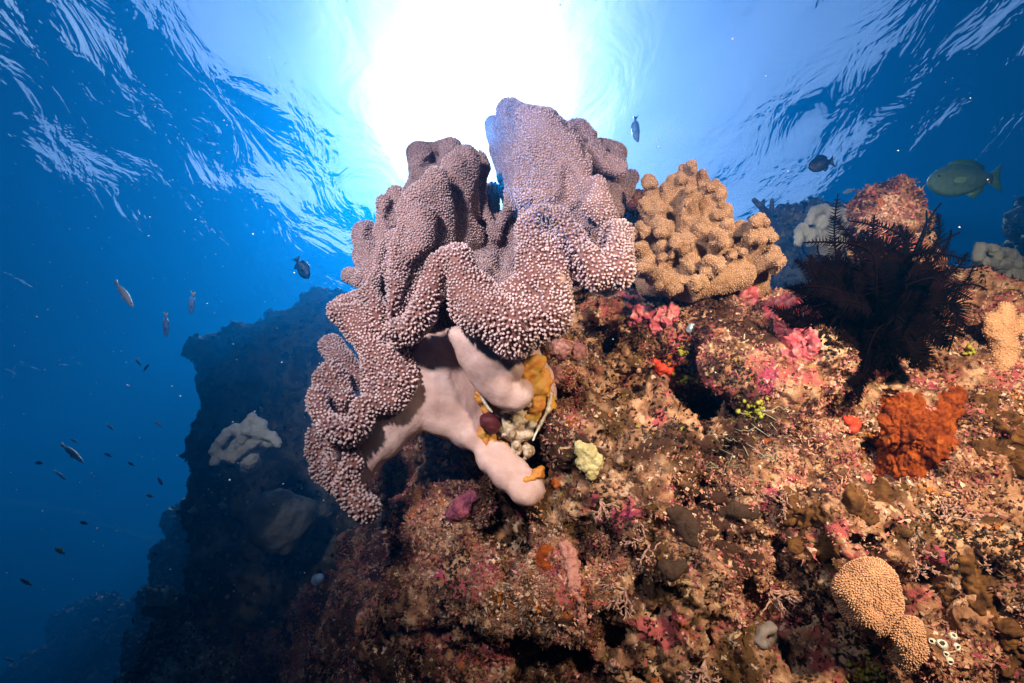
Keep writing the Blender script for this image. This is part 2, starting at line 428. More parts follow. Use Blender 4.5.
# ------------------------------------------------------------------ the setting: surface, seabed, the blue water between
g = np.linspace(-1, 1, 361); g = np.sign(g) * (np.abs(g) * 14 + np.abs(g)**7 * 700)
gx, gy = np.meshgrid(g, g + 3, indexing='ij'); z = np.zeros_like(gx)
wr = np.random.default_rng(3)
fade = np.exp(-np.maximum(0, np.hypot(gx, gy - 3) - 10) / 20)
for k in range(26):
    lam = .6 * 1.17**k if k < 14 else wr.uniform(1.2, 6); th = R(60) + wr.normal(0, 1.3); A = .0046 * lam**.95
    z += A * np.sin(2 * math.pi / lam * (gx * math.cos(th) + gy * math.sin(th)) + wr.uniform(0, 6.28) + .5 * np.sin(gx * .9 + gy * .4 + k)) * fade
far = np.exp(-np.hypot(gx, gy) / 60)
z += far * (-.40 * np.cos(2 * math.pi * (gx - .3) / 12) + .26 * np.cos(2 * math.pi * (gy + .5) / 20))       # a low swell over the reef
n_ = len(g); ii = np.arange((n_ - 1) * n_).reshape(n_ - 1, n_)[:, :-1].ravel()
tag(meshobj('water_surface', np.stack([gx.ravel(), gy.ravel(), (SURF + z).ravel()], 1), np.stack([ii, ii + n_, ii + n_ + 1, ii + 1], 1), M['water']), kind='structure')
gs = np.linspace(-1, 1, 121); gs = np.sign(gs) * (np.abs(gs) * 20 + np.abs(gs)**7 * 650)
sx, sy = np.meshgrid(gs, gs, indexing='ij'); p3 = np.stack([sx.ravel(), sy.ravel(), np.zeros(sx.size)], 1)
sz = -6.5 + .5 * fbm(p3, 4, 4, 5)
n_ = len(gs); ii = np.arange((n_ - 1) * n_).reshape(n_ - 1, n_)[:, :-1].ravel()
p3[:, 2] = sz
tag(meshobj('seabed', p3, np.stack([ii, ii + n_, ii + n_ + 1, ii + 1], 1), M['far_reef']), kind='structure')

hm, hn, hl, hb = newmat('sea_water'); hn.remove(hb)
pv = hn.new('ShaderNodeVolumePrincipled'); pv.inputs['Color'].default_value = (.003, .25, .72, 1); pv.inputs['Density'].default_value = .17; pv.inputs['Anisotropy'].default_value = .78
hl.new(pv.outputs[0], hn['Material Output'].inputs['Volume'])
bx = np.array([(x, y, z) for x in (-60, 60) for y in (-60, 60) for z in (-9, 3.2)], float)
tag(meshobj('haze', bx, np.array([(0, 1, 3, 2), (4, 6, 7, 5), (0, 4, 5, 1), (2, 3, 7, 6), (0, 2, 6, 4), (1, 5, 7, 3)]), hm, flat=True), kind='stuff')

# ------------------------------------------------------------------ the near reef
K = Field(.05)
for x, y, d, r in [(560, 410, 1.04, .15), (520, 470, 1.0, .14), (620, 430, .99, .18), (590, 520, .94, .2), (470, 570, .97, .15), (435, 640, .96, .14), (520, 640, .92, .18),
                   (640, 600, .88, .18), (700, 520, .90, .17), (600, 690, .88, .2), (760, 650, .82, .16), (820, 570, .86, .18), (900, 610, .80, .18), (960, 540, .82, .18),
                   (1000, 650, .74, .2), (860, 490, .93, .17), (810, 420, 1.0, .12), (720, 345, 1.06, .13), (660, 335, 1.07, .11), (610, 340, 1.10, .13), (780, 350, 1.02, .12),
                   (850, 390, 1.0, .16), (940, 430, .94, .17), (1015, 450, .88, .18), (1000, 380, .98, .12), (880, 310, 1.14, .15), (950, 320, 1.14, .14), (700, 300, 1.16, .10),
                   (1070, 520, .82, .25), (1085, 390, .95, .2), (1080, 680, .7, .25), (760, 480, .95, .13), (740, 560, .9, .12), (550, 345, 1.1, .06), (470, 480, 1.12, .12), (430, 520, 1.08, .1)]:
    p = at(x, y, d + r); K.ball(p, r)
K.chain([(880, 262, 1.25, 36), (886, 228, 1.25, 24), (890, 208, 1.25, 13), (893, 198, 1.25, 8)])
for x, y, d, r in [(350, 610, 1.4, .17), (290, 650, 1.5, .2), (310, 575, 1.65, .17), (235, 670, 1.75, .17), (340, 700, 1.25, .18), (370, 560, 1.25, .08), (300, 530, 1.9, .2), (260, 600, 2.0, .2), (420, 700, 1.05, .2)]:
    d *= 1.4; r *= 1.4; K.ball(at(x, y, d + r), r)
for x, y, d, r in [(600, 560, 1.5, .5), (800, 520, 1.45, .45), (950, 500, 1.4, .45), (720, 420, 1.5, .32), (880, 400, 1.5, .3), (450, 650, 1.6, .4), (620, 400, 1.45, .25), (1020, 420, 1.45, .35)]:
    K.ball(at(x, y, d), r)
# crevices, caves and pits, cut into the front of the rock
for x, y, d, r in [(640, 470, .90, .10), (600, 440, .93, .09), (690, 560, .86, .09), (800, 375, .95, .08), (740, 365, .98, .07), (850, 540, .80, .10), (930, 640, .74, .10), (1000, 590, .72, .1), (480, 600, .9, .08), (560, 600, .87, .07), (430, 590, .95, .07)]:
    K.ball(at(x, y, d + r), r, k=.02)
cv_, cq_ = K.mesh(.022); cb_ = BVHTree.FromPolygons([tuple(p) for p in cv_], [tuple(int(i) for i in f) for f in cq_])
def front(x, y):
    h = cb_.ray_cast(Vector((0, 0, 0)), Vector(at(x, y, 1.0)).normalized()); return h[0].z if h[0] else None
def cutc(pts, k=.012):
    q = [(x, y, (front(x, y) or 1.1) + o, r) for x, y, o, r in pts]; K.chain(q, cut=True, k=k)
pr_ = random.Random(21)
for i in range(210):
    x, y = pr_.uniform(390, 1020), pr_.uniform(300, 683); d = front(x, y)
    if d is None: continue
    r = pr_.choice((5, 7, 9, 12, 17)); a_ = pr_.uniform(0, 3.14); l_ = r * pr_.uniform(0, 3.5)
    K.chain([(x, y, d - .004, r * .7), (x + math.cos(a_) * l_, y + math.sin(a_) * l_, d + pr_.uniform(-.01, .02), r)], cut=True, k=.008)
for i in range(170):             # and knobs standing proud of it
    x, y = pr_.uniform(390, 1020), pr_.uniform(300, 683); d = front(x, y)
    if d is None: continue
    r = pr_.choice((6, 8, 11, 15, 22)); K.chain([(x, y, d + r * d / F * .4, r), (x + pr_.uniform(-r, r), y + pr_.uniform(-r, r), d + r * d / F * .5, r * .8)], k=.008)
cutc([(688, 396, .03, 14), (725, 420, .05, 27), (768, 446, .04, 24)]); cutc([(700, 405, .10, 18), (728, 420, .16, 30), (768, 440, .16, 26)]); cutc([(730, 422, .20, 32), (750, 430, .34, 40), (750, 432, .5, 44)]); cutc([(768, 440, .2, 28), (755, 432, .36, 36)])
cutc([(690, 625, .0, 9), (780, 598, .01, 13), (850, 548, .0, 9), (960, 472, .0, 8)]); cutc([(575, 328, .02, 13), (604, 340, .03, 17)])
cutc([(612, 640, .02, 14), (645, 668, .04, 22)]); cutc([(500, 622, .0, 7), (540, 648, .02, 15), (525, 680, .02, 14)]); cutc([(735, 570, .02, 16), (742, 602, .04, 20), (800, 625, .02, 14)])
cutc([(555, 420, .0, 3), (620, 385, .0, 8), (645, 376, .0, 5)]); cutc([(580, 510, .0, 5), (585, 560, .01, 8), (592, 600, .0, 6)]); cutc([(405, 470, .06, 26), (470, 478, .03, 12)])
cutc([(930, 470, .0, 8), (1010, 430, .0, 8)]); cutc([(860, 420, .02, 10), (880, 470, .02, 10)]); cutc([(700, 480, .0, 5), (770, 500, .0, 7)]); cutc([(430, 500, .03, 14), (395, 560, .03, 14), (390, 640, .02, 14)])
K.ball(at(632, 262, 1.42), .09); K.ball(at(642, 225, 1.5), .07); K.ball(at(440, 450, 1.42), .14); K.ball(at(395, 470, 1.5), .12)
def rnoise(p):
    return .024 * fbm(p, .12, 4, 2) + .018 * (np.abs(fbm(p, .06, 3, 9)) - .4)
rv, rq = K.mesh(.008, noise=rnoise, hi=np.array([1.3, 2, 2.2]), lo=np.array([-1.3, -1.4, .2]))
rv, rq = subdiv(rv, rq); rv = smooth(rv, rq, 1)
rn = vnormals(rv, rq)
disp = .0065 * fbm(rv, .026, 5, 21, .68) + .006 * (.55 - worley(rv, .03, 4)) * np.clip(fbm(rv, .15, 2, 40) * 1.5 + .4, 0, 1) + .0045 * (.5 - np.abs(fbm(rv, .02, 3, 33)))
rv = rv + rn * disp[:, None]
rvw, rq = tw(rv, rq)
reef = tag(meshobj('reef', rvw, rq, M['reef']), kind='structure')
rn = vnormals(rvw, rq)
BV = BVHTree.FromPolygons([tuple(p) for p in rvw], [tuple(int(i) for i in f) for f in rq])
def hit(x, y):
    d = Vector(W(x, y, 1.0)).normalized(); h = BV.ray_cast(Vector((0, 0, 0)), d)
    if h[0] is None: return np.array(d) * 1.2, -np.array(d)
    return np.array(h[0]), np.array(h[1])
def hitd(x, y):                 # depth along the view axis of the reef at a pixel
    p, n = hit(x, y); return float(p @ ROT[:, 2])

# turf, crusts and grit over the whole near reef
fa = rvw[rq]; area = np.linalg.norm(np.cross(fa[:, 2] - fa[:, 0], fa[:, 3] - fa[:, 1]), axis=1)
fc = fa.mean(1); fn = np.cross(fa[:, 2] - fa[:, 0], fa[:, 3] - fa[:, 1]); fn /= np.linalg.norm(fn, axis=1, keepdims=True) + 1e-12
facing = np.clip(-(fc * fn).sum(1) / np.linalg.norm(fc, axis=1) + .35, 0.02, 1)
dens = np.clip(fbm(fc, .10, 3, 77) * 1.8 + .85, .22, 1.4) * area * facing
NT = 110000
pick = RNG.choice(len(rq), NT, p=dens / dens.sum())
uv = RNG.random((NT, 2)); pf = fa[pick]
base = (pf[:, 0] * (1 - uv[:, :1]) + pf[:, 1] * uv[:, :1]) * (1 - uv[:, 1:]) + (pf[:, 3] * (1 - uv[:, :1]) + pf[:, 2] * uv[:, :1]) * uv[:, 1:]
nn = fn[pick]
PAL = np.array([(.55, .36, .25), (.42, .21, .13), (.44, .19, .16), (.28, .08, .085), (.20, .10, .05), (.10, .045, .03), (.42, .15, .03), (.26, .22, .05), (.62, .46, .36), (.05, .02, .02)])
t = fbm(base, .12, 3, 5) * .75 + fbm(base, .03, 2, 50) * .4 + RNG.normal(0, .2, NT)
ci = np.clip(((t + 1) / 2 * len(PAL)), 0, len(PAL) - 1).astype(int)
perm = np.array([5, 9, 4, 3, 1, 2, 0, 1, 8, 6])
tcol = PAL[perm[ci]] * RNG.uniform(.6, 1.15, (NT, 1)) * np.clip(fbm(base, .14, 3, 61) * 2.4 + .95, .12, 1.6)[:, None]
rnd = RNG.normal(size=(NT, 3)); 
VV = []; FF = []; CC = []; n0 = 0
for k in range(3):               # three bent blades a tuft
    side = np.cross(nn, RNG.normal(size=(NT, 3))); side /= np.linalg.norm(side, axis=1, keepdims=True) + 1e-9
    up = nn + RNG.normal(0, .55, (NT, 3)); up /= np.linalg.norm(up, axis=1, keepdims=True)
    hh = RNG.gamma(2.5, .0014, (NT, 1)) + .001; ww = RNG.uniform(.0005, .0016, (NT, 1))
    a = base - side * ww - nn * .002; b = base + side * ww - nn * .002
    c = base + up * hh * .6 + side * ww * 1.2 + rnd * .0008; d = base + up * hh * .6 - side * ww * 1.2; 
    e = base + up * hh + nn * hh * .2 + RNG.normal(0, .0012, (NT, 3))
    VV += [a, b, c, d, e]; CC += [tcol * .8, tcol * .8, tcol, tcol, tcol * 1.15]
    i = np.arange(NT) + n0
    FF += [np.stack([i, i + NT, i + 2 * NT], 1), np.stack([i, i + 2 * NT, i + 3 * NT], 1), np.stack([i + 3 * NT, i + 2 * NT, i + 4 * NT], 1)]
    n0 += 5 * NT
# knobbly grit and little crusts among the blades
OCT = np.array([(1, 0, 0), (-1, 0, 0), (0, 1, 0), (0, -1, 0), (0, 0, 1), (0, 0, -1)], float); OF = np.array([(0, 2, 4), (2, 1, 4), (1, 3, 4), (3, 0, 4), (2, 0, 5), (1, 2, 5), (3, 1, 5), (0, 3, 5)])
pg = RNG.choice(NT, 60000, replace=False); jit = RNG.normal(size=(60000, 6, 3)) * .35
gr = np.minimum(RNG.gamma(2.2, .0009, (60000, 1, 1)) + .0008, .0036)
gv = base[pg][:, None] + RNG.normal(0, .004, (60000, 1, 3)) * (1 - np.abs(nn[pg][:, None])) + nn[pg][:, None] * gr * .5 + (OCT[None] + jit) * gr
VV.append(gv.reshape(-1, 3)); CC.append(np.repeat(tcol[pg] * RNG.uniform(.7, 1.5, (60000, 1)), 6, 0))
FF.append((OF[None] + n0 + (np.arange(60000) * 6)[:, None, None]).reshape(-1, 3)); n0 += 360000
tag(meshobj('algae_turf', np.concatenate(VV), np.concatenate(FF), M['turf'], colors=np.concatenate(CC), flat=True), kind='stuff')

# ------------------------------------------------------------------ scatter of soft polyps over a surface
def scatter(v, q, spacing, keep=None, seed=1):
    rg = np.random.default_rng(seed); f = v[q]; n = np.cross(f[:, 2] - f[:, 0], f[:, 3] - f[:, 1]); ar = np.linalg.norm(n, axis=1) / 2
    vn = vnormals(v, q)
    N = int(ar.sum() / spacing**2 * 6)
    pk = rg.choice(len(q), N, p=ar / ar.sum()); u = rg.random((N, 2))
    def ip(A): return (A[:, 0] * (1 - u[:, :1]) + A[:, 1] * u[:, :1]) * (1 - u[:, 1:]) + (A[:, 3] * (1 - u[:, :1]) + A[:, 2] * u[:, :1]) * u[:, 1:]
    p = ip(f[pk]); m = ip(vn[q[pk]]); m /= np.linalg.norm(m, axis=1, keepdims=True) + 1e-9
    if keep is not None:
        k = keep(p, m); p, m = p[k], m[k]
    grid = {}; out = []
    s2 = spacing * spacing
    cells = np.floor(p / spacing).astype(int)
    for i in range(len(p)):
        c = tuple(cells[i]); ok = True; x, y, z = p[i]
        for dx in (-1, 0, 1):
            for dy in (-1, 0, 1):
                for dz in (-1, 0, 1):
                    for (a, b, e) in grid.get((c[0] + dx, c[1] + dy, c[2] + dz), ()):
                        if (a - x)**2 + (b - y)**2 + (e - z)**2 < s2: ok = False; break
                    if not ok: break
                if not ok: break
            if not ok: break
        if ok: grid.setdefault(c, []).append((x, y, z)); out.append(i)
    return p[out], m[out]
def polyps(p, n, length, rad, seed=2, tilt=.25, colv=.18):
    """stubby knobs with a narrow neck and a rounded head"""
    rg = np.random.default_rng(seed); N = len(p); ns = 6
    length = np.broadcast_to(length, (N,)); rad = np.broadcast_to(rad, (N,))
    ax = n + rg.normal(0, tilt, (N, 3)); ax /= np.linalg.norm(ax, axis=1, keepdims=True)
    L = (length * rg.uniform(.75, 1.25, N))[:, None]; Rr = (rad * rg.uniform(.85, 1.15, N))[:, None]
    s = np.cross(ax, rg.normal(size=(N, 3))); s /= np.linalg.norm(s, axis=1, keepdims=True); u = np.cross(ax, s)
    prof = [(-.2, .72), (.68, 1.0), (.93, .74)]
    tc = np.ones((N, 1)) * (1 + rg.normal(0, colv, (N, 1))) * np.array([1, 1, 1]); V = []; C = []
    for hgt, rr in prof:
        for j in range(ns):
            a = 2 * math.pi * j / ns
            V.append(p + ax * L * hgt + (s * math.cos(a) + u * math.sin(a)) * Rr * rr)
            C.append(tc * {-.2: np.array([.5, .4, .38]), .68: np.array([.92, .88, .88]), .93: np.array([1.0, 1.0, 1.0])}[hgt])  # darker bases: tissue colour plus painted shade between the polyps
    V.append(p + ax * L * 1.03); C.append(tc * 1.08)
    V = np.stack(V, 1); C = np.stack(C, 1); nv = V.shape[1]
    f = []
    for i in range(len(prof) - 1):
        for j in range(ns):
            k = (j + 1) % ns; f += [(i * ns + j, i * ns + k, (i + 1) * ns + k), (i * ns + j, (i + 1) * ns + k, (i + 1) * ns + j)]
    b = (len(prof) - 1) * ns
    for j in range(ns): f.append((b + j, b + (j + 1) % ns, nv - 1))
    f = np.array(f)[None] + (np.arange(N) * nv)[:, None, None]
    return V.reshape(-1, 3), f.reshape(-1, 3), np.clip(C.reshape(-1, 3), 0, 1.2)

# ------------------------------------------------------------------ the big leather coral
C = Field(.004)
SHR = 1.8                       # the polyps stand this many pixels proud of the tissue
def DD(d): return .86 + (d - .86) * (1.5 if d > .86 else 1)
def ch(p, k=None, cut=False): C.chain([(x, y, DD(d), r if cut else max(3.5, r - SHR)) for x, y, d, r in p], k, cut)
def sh(p, r): C.sheet([(x, y, DD(d)) for x, y, d in p], r - SHR)
def strip(A, B, r): C.strip([(x, y, DD(d)) for x, y, d in A], [(x, y, DD(d)) for x, y, d in B], r)
strip([(437, 180, .97), (414, 200, .965), (397, 235, .95), (392, 270, .94), (394, 300, .925), (402, 322, .91)],
        [(438, 181, .97), (440, 205, .985), (443, 235, 1.0), (440, 265, .99), (432, 290, .96), (420, 315, .93)], 14 - SHR)
ch([(420, 220, .955, 17), (416, 260, .945, 17)])
sh([(455, 168, 1.03), (466, 160, 1.04), (466, 200, 1.05), (472, 240, 1.07), (450, 245, 1.03), (446, 200, 1.02)], 15)
ch([(480, 157, 1.10, 7), (484, 168, 1.10, 8), (479, 190, 1.09, 7), (482, 210, 1.08, 7), (496, 236, 1.07, 8), (505, 215, 1.08, 6)])
ch([(493, 189, 1.17, 8), (493, 207, 1.16, 8), (494, 225, 1.1, 6)])
ch([(421, 157, 1.24, 16), (425, 180, 1.17, 15)]); ch([(421, 155, 1.24, 14), (438, 153, 1.25, 11), (452, 150, 1.21, 13), (450, 175, 1.15, 13)])
ch([(395, 194, 1.05, 10), (402, 220, 1.02, 11)])
ch([(385, 202, 1.02, 10), (387, 220, 1.01, 11), (380, 245, .99, 11), (372, 268, .97, 11), (370, 292, .955, 11), (380, 318, .935, 12)])
ch([(367, 234, 1.06, 14), (366, 256, 1.04, 14), (372, 275, 1.0, 13)])
ch([(350, 275, 1.06, 10), (364, 280, 1.01, 10)])
sh([(340, 311, .96), (362, 305, .955), (384, 322, .94), (404, 350, .925), (406, 382, .905), (393, 401, .895), (376, 399, .905), (379, 372, .925), (368, 345, .94), (352, 325, .952)], 13)
ch([(342, 302, .985, 9), (362, 297, .975, 9)])
ch([(331, 345, 1.04, 13), (345, 362, 1.02, 13), (358, 382, 1.0, 12)])
sh([(333, 373, .965), (341, 388, .955), (346, 405, .935), (338, 416, .92), (322, 412, .925), (319, 396, .945), (324, 382, .96)], 12)
ch([(317, 397, .905, 10), (320, 412, .895, 10), (330, 428, .885, 11), (348, 434, .88, 12), (361, 424, .88, 11), (361, 408, .885, 10), (372, 405, .89, 10), (384, 405, .893, 10)])
sh([(318, 435, .955), (316, 452, .955), (322, 470, .95), (334, 481, .935), (338, 465, .93), (330, 445, .94)], 10)
ch([(344, 444, .895, 12), (352, 466, .89, 11), (347, 486, .885, 12), (356, 500, .88, 13), (366, 509, .875, 16)])
# front folds
ch([(396, 334, .885, 14), (411, 331, .875, 14), (423, 312, .865, 13), (430, 287, .865, 13), (440, 266, .87, 13), (448, 258, .875, 12)])
ch([(459, 260, .865, 15), (463, 283, .855, 19), (470, 305, .85, 22)])
strip([(467, 300, .85), (482, 316, .84), (500, 325, .835), (520, 330, .83), (545, 322, .835), (556, 305, .84)],
        [(475, 290, .86), (490, 306, .85), (505, 306, .85), (520, 295, .85), (534, 283, .845), (550, 285, .845)], 19 - SHR)
ch([(480, 312, .84, 25), (515, 328, .83, 29), (545, 315, .835, 27)])
ch([(533, 285, .85, 18), (532, 255, .855, 18), (532, 230, .86, 18), (543, 222, .855, 17), (557, 224, .85, 16), (568, 240, .845, 16), (582, 260, .84, 18), (598, 273, .84, 19), (613, 271, .845, 20), (617, 254, .86, 19), (616, 237, .875, 18)])
sh([(533, 238, .86), (552, 238, .858), (568, 256, .85), (558, 282, .845), (540, 292, .845)], 13)
ch([(542, 219, .832, 2.5), (549, 227, .83, 3), (556, 236, .832, 2.5)], cut=True, k=.004)
ch([(449, 258, .845, 3), (443, 285, .845, 5), (441, 315, .84, 7), (446, 335, .84, 6)], cut=True, k=.004)
ch([(412, 300, .90, 4), (408, 285, .905, 5), (424, 262, .92, 4)], cut=True, k=.004)
ch([(500, 262, .93, 14), (496, 270, .98, 14)], cut=True, k=.01)
ch([(603, 248, .85, 8), (596, 232, .87, 9)], cut=True, k=.006)
ch([(383, 215, .97, 3), (379, 262, .96, 4), (386, 300, .93, 3)], cut=True, k=.004)
ch([(566, 262, .825, 2), (573, 290, .83, 6), (574, 310, .84, 5)], cut=True, k=.006)
# right-hand lobes
ch([(595, 188, .935, 15), (593, 203, .935, 19), (598, 216, .94, 19), (606, 222, .945, 15)])
sh([(527, 121, 1.0), (545, 125, .99), (562, 140, .98), (577, 163, .97), (574, 195, .96), (548, 210, .955), (530, 195, .97), (527, 155, .985)], 16)
strip([(531, 190, .97), (533, 215, .97), (536, 240, .96)], [(574, 195, .97), (575, 220, .97), (575, 240, .97)], 15 - SHR)
ch([(509, 114, 1.15, 15), (512, 140, 1.14, 15), (517, 170, 1.11, 15), (518, 205, 1.07, 15)]); ch([(509, 114, 1.15, 14), (527, 117, 1.14, 13)])
ch([(494, 126, 1.25, 11), (499, 147, 1.24, 11), (507, 177, 1.2, 11), (514, 207, 1.14, 12), (516, 240, 1.08, 12)])
ch([(548, 121, 1.09, 12), (566, 132, 1.09, 12), (578, 152, 1.08, 13)])
ch([(577, 129, 1.15, 11), (589, 142, 1.14, 12), (592, 156, 1.10, 12), (606, 162, 1.09, 11), (620, 170, 1.08, 10)])
ch([(600, 149, 1.17, 12), (615, 156, 1.16, 13), (617, 170, 1.13, 12)])
ch([(631, 178, 1.22, 9), (618, 195, 1.18, 14)])
sh([(572, 138, 1.2), (598, 158, 1.22), (610, 178, 1.18), (600, 205, 1.12), (575, 195, 1.08)], 8); sh([(423, 164, 1.26), (450, 158, 1.24), (455, 195, 1.14), (425, 205, 1.12), (404, 200, 1.11)], 7)
sh([(502, 130, 1.27), (530, 128, 1.2), (540, 200, 1.14), (515, 240, 1.1)], 5)
# floor of the bowl and body behind
sh([(440, 262, 1.02), (470, 248, 1.11), (500, 246, 1.15), (522, 245, 1.11), (520, 280, 1.03), (496, 300, .96), (472, 295, .95)], 12)
ch([(430, 290, 1.06, 34), (490, 300, 1.12, 34), (560, 250, 1.1, 44)]); ch([(430, 300, 1.06, 26), (442, 335, 1.06, 22), (480, 330, 1.06, 30)])
ch([(560, 240, 1.06, 44), (600, 205, 1.12, 26)])
ch([(380, 250, 1.08, 16), (384, 300, 1.05, 16), (400, 330, 1.02, 16)]); sh([(478, 222, 1.10), (502, 222, 1.11), (508, 248, 1.09), (480, 248, 1.08)], 9)
# creases between the folds, pressed into the surface seen from the front
gv_, gq_ = C.mesh(.008); gb_ = BVHTree.FromPolygons([tuple(p) for p in gv_], [tuple(int(i) for i in f) for f in gq_])
def groove(pts, r, off=0.0):
    q = []
    for (x0, y0), (x1, y1) in zip(pts[:-1], pts[1:]):
        n = max(1, int(math.hypot(x1 - x0, y1 - y0) / 6))
        for i in range(n): q.append((x0 + (x1 - x0) * i / n, y0 + (y1 - y0) * i / n))
    q.append(pts[-1]); out = []
    for i, (x, y) in enumerate(q):
        h = gb_.ray_cast(Vector((0, 0, 0)), Vector(at(x, y, 1.0)).normalized())
        if h[0] is None: continue
        e = min(i, len(q) - 1 - i); out.append((x, y, h[0].z + off, r * (.45 + .55 * min(1, e / 3))))
    for a, b in zip(out[:-1], out[1:]):
        if abs(a[2] - b[2]) < .09: C.chain([a, b], k=.006, cut=True)
for pts, r in [([(396, 203), (385, 235), (381, 262), (381, 288), (385, 316)], 6), ([(377, 212), (368, 255), (363, 285)], 5), ([(449, 178), (457, 203), (459, 245)], 7), ([(497, 112), (500, 140), (508, 175), (514, 200)], 5), ([(512, 108), (515, 135), (523, 162), (525, 195)], 6),
               ([(556, 114), (578, 135), (590, 160)], 5), ([(574, 116), (588, 136), (597, 156)], 5), ([(594, 131), (605, 150), (620, 166)], 5), ([(590, 176), (578, 198), (573, 216)], 7), ([(578, 219), (588, 228), (597, 240), (606, 243), (607, 228)], 9), ([(566, 170), (573, 190), (565, 204), (552, 202)], 7), ([(500, 270), (507, 240), (517, 215), (533, 203)], 5), ([(540, 217), (549, 227), (557, 238)], 5.5),
               ([(388, 322), (401, 317), (413, 296), (421, 268), (434, 250)], 7), ([(336, 304), (354, 299), (368, 303)], 4), ([(350, 380), (359, 394), (358, 399)], 5), ([(328, 392), (338, 412), (351, 418), (352, 402)], 7), ([(312, 428), (328, 440), (338, 456), (341, 472)], 5), ([(317, 446), (324, 468)], 7),
               ([(415, 172), (436, 158), (450, 158)], 4), ([(497, 268), (500, 285)], 10), ([(571, 264), (575, 300)], 6), ([(353, 470), (347, 492), (356, 498)], 3), ([(365, 330), (385, 340), (405, 340)], 4), ([(563, 240), (580, 275), (590, 290)], 4), ([(478, 180), (476, 210), (486, 232)], 5)]:
    groove(pts, r * 1.6, .004)
Cv, Cq = C.mesh(.0048); Cv = smooth(Cv, Cq, 1)
# slow swelling of the tissue
Cn = vnormals(Cv, Cq); Cv = Cv + Cn * (.004 * fbm(Cv, .05, 2, 60))[:, None]

K2 = Field(.015); ch, sh = K2.chain, K2.sheet
K2.strip([(378, 400, .955), (396, 390, .96), (412, 368, .97), (428, 348, .98), (450, 340, 1.01)],
         [(360, 472, .94), (386, 443, .95), (412, 419, .965), (440, 420, .98), (468, 435, .985)], 13)
K2.strip([(428, 355, .965), (450, 350, 1.0), (480, 350, 1.02)], [(440, 420, .98), (466, 425, .99), (480, 430, 1.0)], 13)
K2.strip([(466, 410, .995), (471, 436, .97), (486, 461, .95), (503, 479, .93), (519, 494, .915), (530, 499, .915)],
         [(478, 405, 1.01), (484, 430, .99), (501, 452, .97), (517, 468, .955), (530, 482, .94), (536, 492, .93)], 7)
sh([(456, 334, .91), (466, 356, .912), (480, 374, .912), (498, 383, .91), (514, 369, .9), (502, 354, .89), (480, 340, .885)], 8)
sh([(474, 366, .918), (486, 386, .918), (502, 399, .915), (516, 401, .915), (523, 396, .915), (523, 389, .92), (503, 387, .91)], 8)
ch([(470, 345, .91, 13), (486, 368, .912, 12)])
ch([(500, 335, 1.0, 30), (520, 390, 1.08, 36), (520, 440, 1.12, 36)])
Sv, Sq = K2.mesh(.0055); Sv = smooth(Sv, Sq, 2)

coral = empty('leather_coral', W(510, 470, 1.0), 'large pinkish brown leather coral with thick wavy folds on a pale smooth stalk', 'coral')
Cw, Cq = tw(Cv, Cq); Sv = Sv + vnormals(Sv, Sq) * (.0016 * fbm(Sv * np.array([1, .35, 1]), .012, 2, 66) + .003 * fbm(Sv, .05, 2, 67))[:, None]; Sw, Sq = tw(Sv, Sq)
bp_ = W(566, 277, .815); bare = np.clip(1.6 - np.linalg.norm((Cw - bp_) / .011, axis=1), 0, 1)
def extent(p):                  # polyps are shorter and packed on the upper and rear lobes
    dz = p @ ROT[:, 2]; return np.clip(.62 - (p @ ROT[:, 1]) / dz * 1.8 - np.clip((dz - .9) * 2, 0, .5), 0, 1)
meshobj('cap', Cw, Cq, M['cap'], coral, attr={'bare': bare, 'pale': np.clip(1 - extent(Cw) * 2.6, 0, 1)})
meshobj('stalk', Sw, Sq, M['stalk'], coral)
sb = BVHTree.FromPolygons([tuple(p) for p in Sw], [tuple(int(i) for i in f) for f in Sq])
def keep(p, m):
    return np.linalg.norm(p - bp_, axis=1) > .012
p1, n1 = scatter(Cw, Cq, .0050, lambda p, m: keep(p, m) & (extent(p) >= .3)); p2, n2 = scatter(Cw, Cq, .0040, lambda p, m: keep(p, m) & (extent(p) < .3), seed=3)
pp = np.concatenate([p1, p2]); pn = np.concatenate([n1, n2]); ext = extent(pp)
opn = np.clip(.95 + .55 * fbm(pp, .05, 2, 88), .45, 1.35)
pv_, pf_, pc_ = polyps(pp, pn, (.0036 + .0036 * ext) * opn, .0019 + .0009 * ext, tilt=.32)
pc_ = pc_ * (1 - (1 - np.array([.90, .93, 1.0])) * np.repeat(1 - np.clip(ext * 2, 0, 1), 19)[:, None])  # upper polyps tinted bluish: haze glare put into their colour
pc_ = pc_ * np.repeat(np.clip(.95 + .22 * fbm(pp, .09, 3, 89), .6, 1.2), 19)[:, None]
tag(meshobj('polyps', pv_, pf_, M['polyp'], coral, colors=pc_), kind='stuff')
print('polyps', len(pp), 'reef', len(rvw))

# ------------------------------------------------------------------ modelled pieces on the reef
def solid(name, fld, h, mat, parent=None, it=1, rough=None, sub=False, **kw):
    v, q = fld.mesh(h)
    if sub: v, q = subdiv(v, q)
    v = smooth(v, q, it)
    if rough:
        n = vnormals(v, q); v = v + n * rough(v)[:, None]
    v, q = tw(v, q)
    return meshobj(name, v, q, mat, parent, **kw), v, q

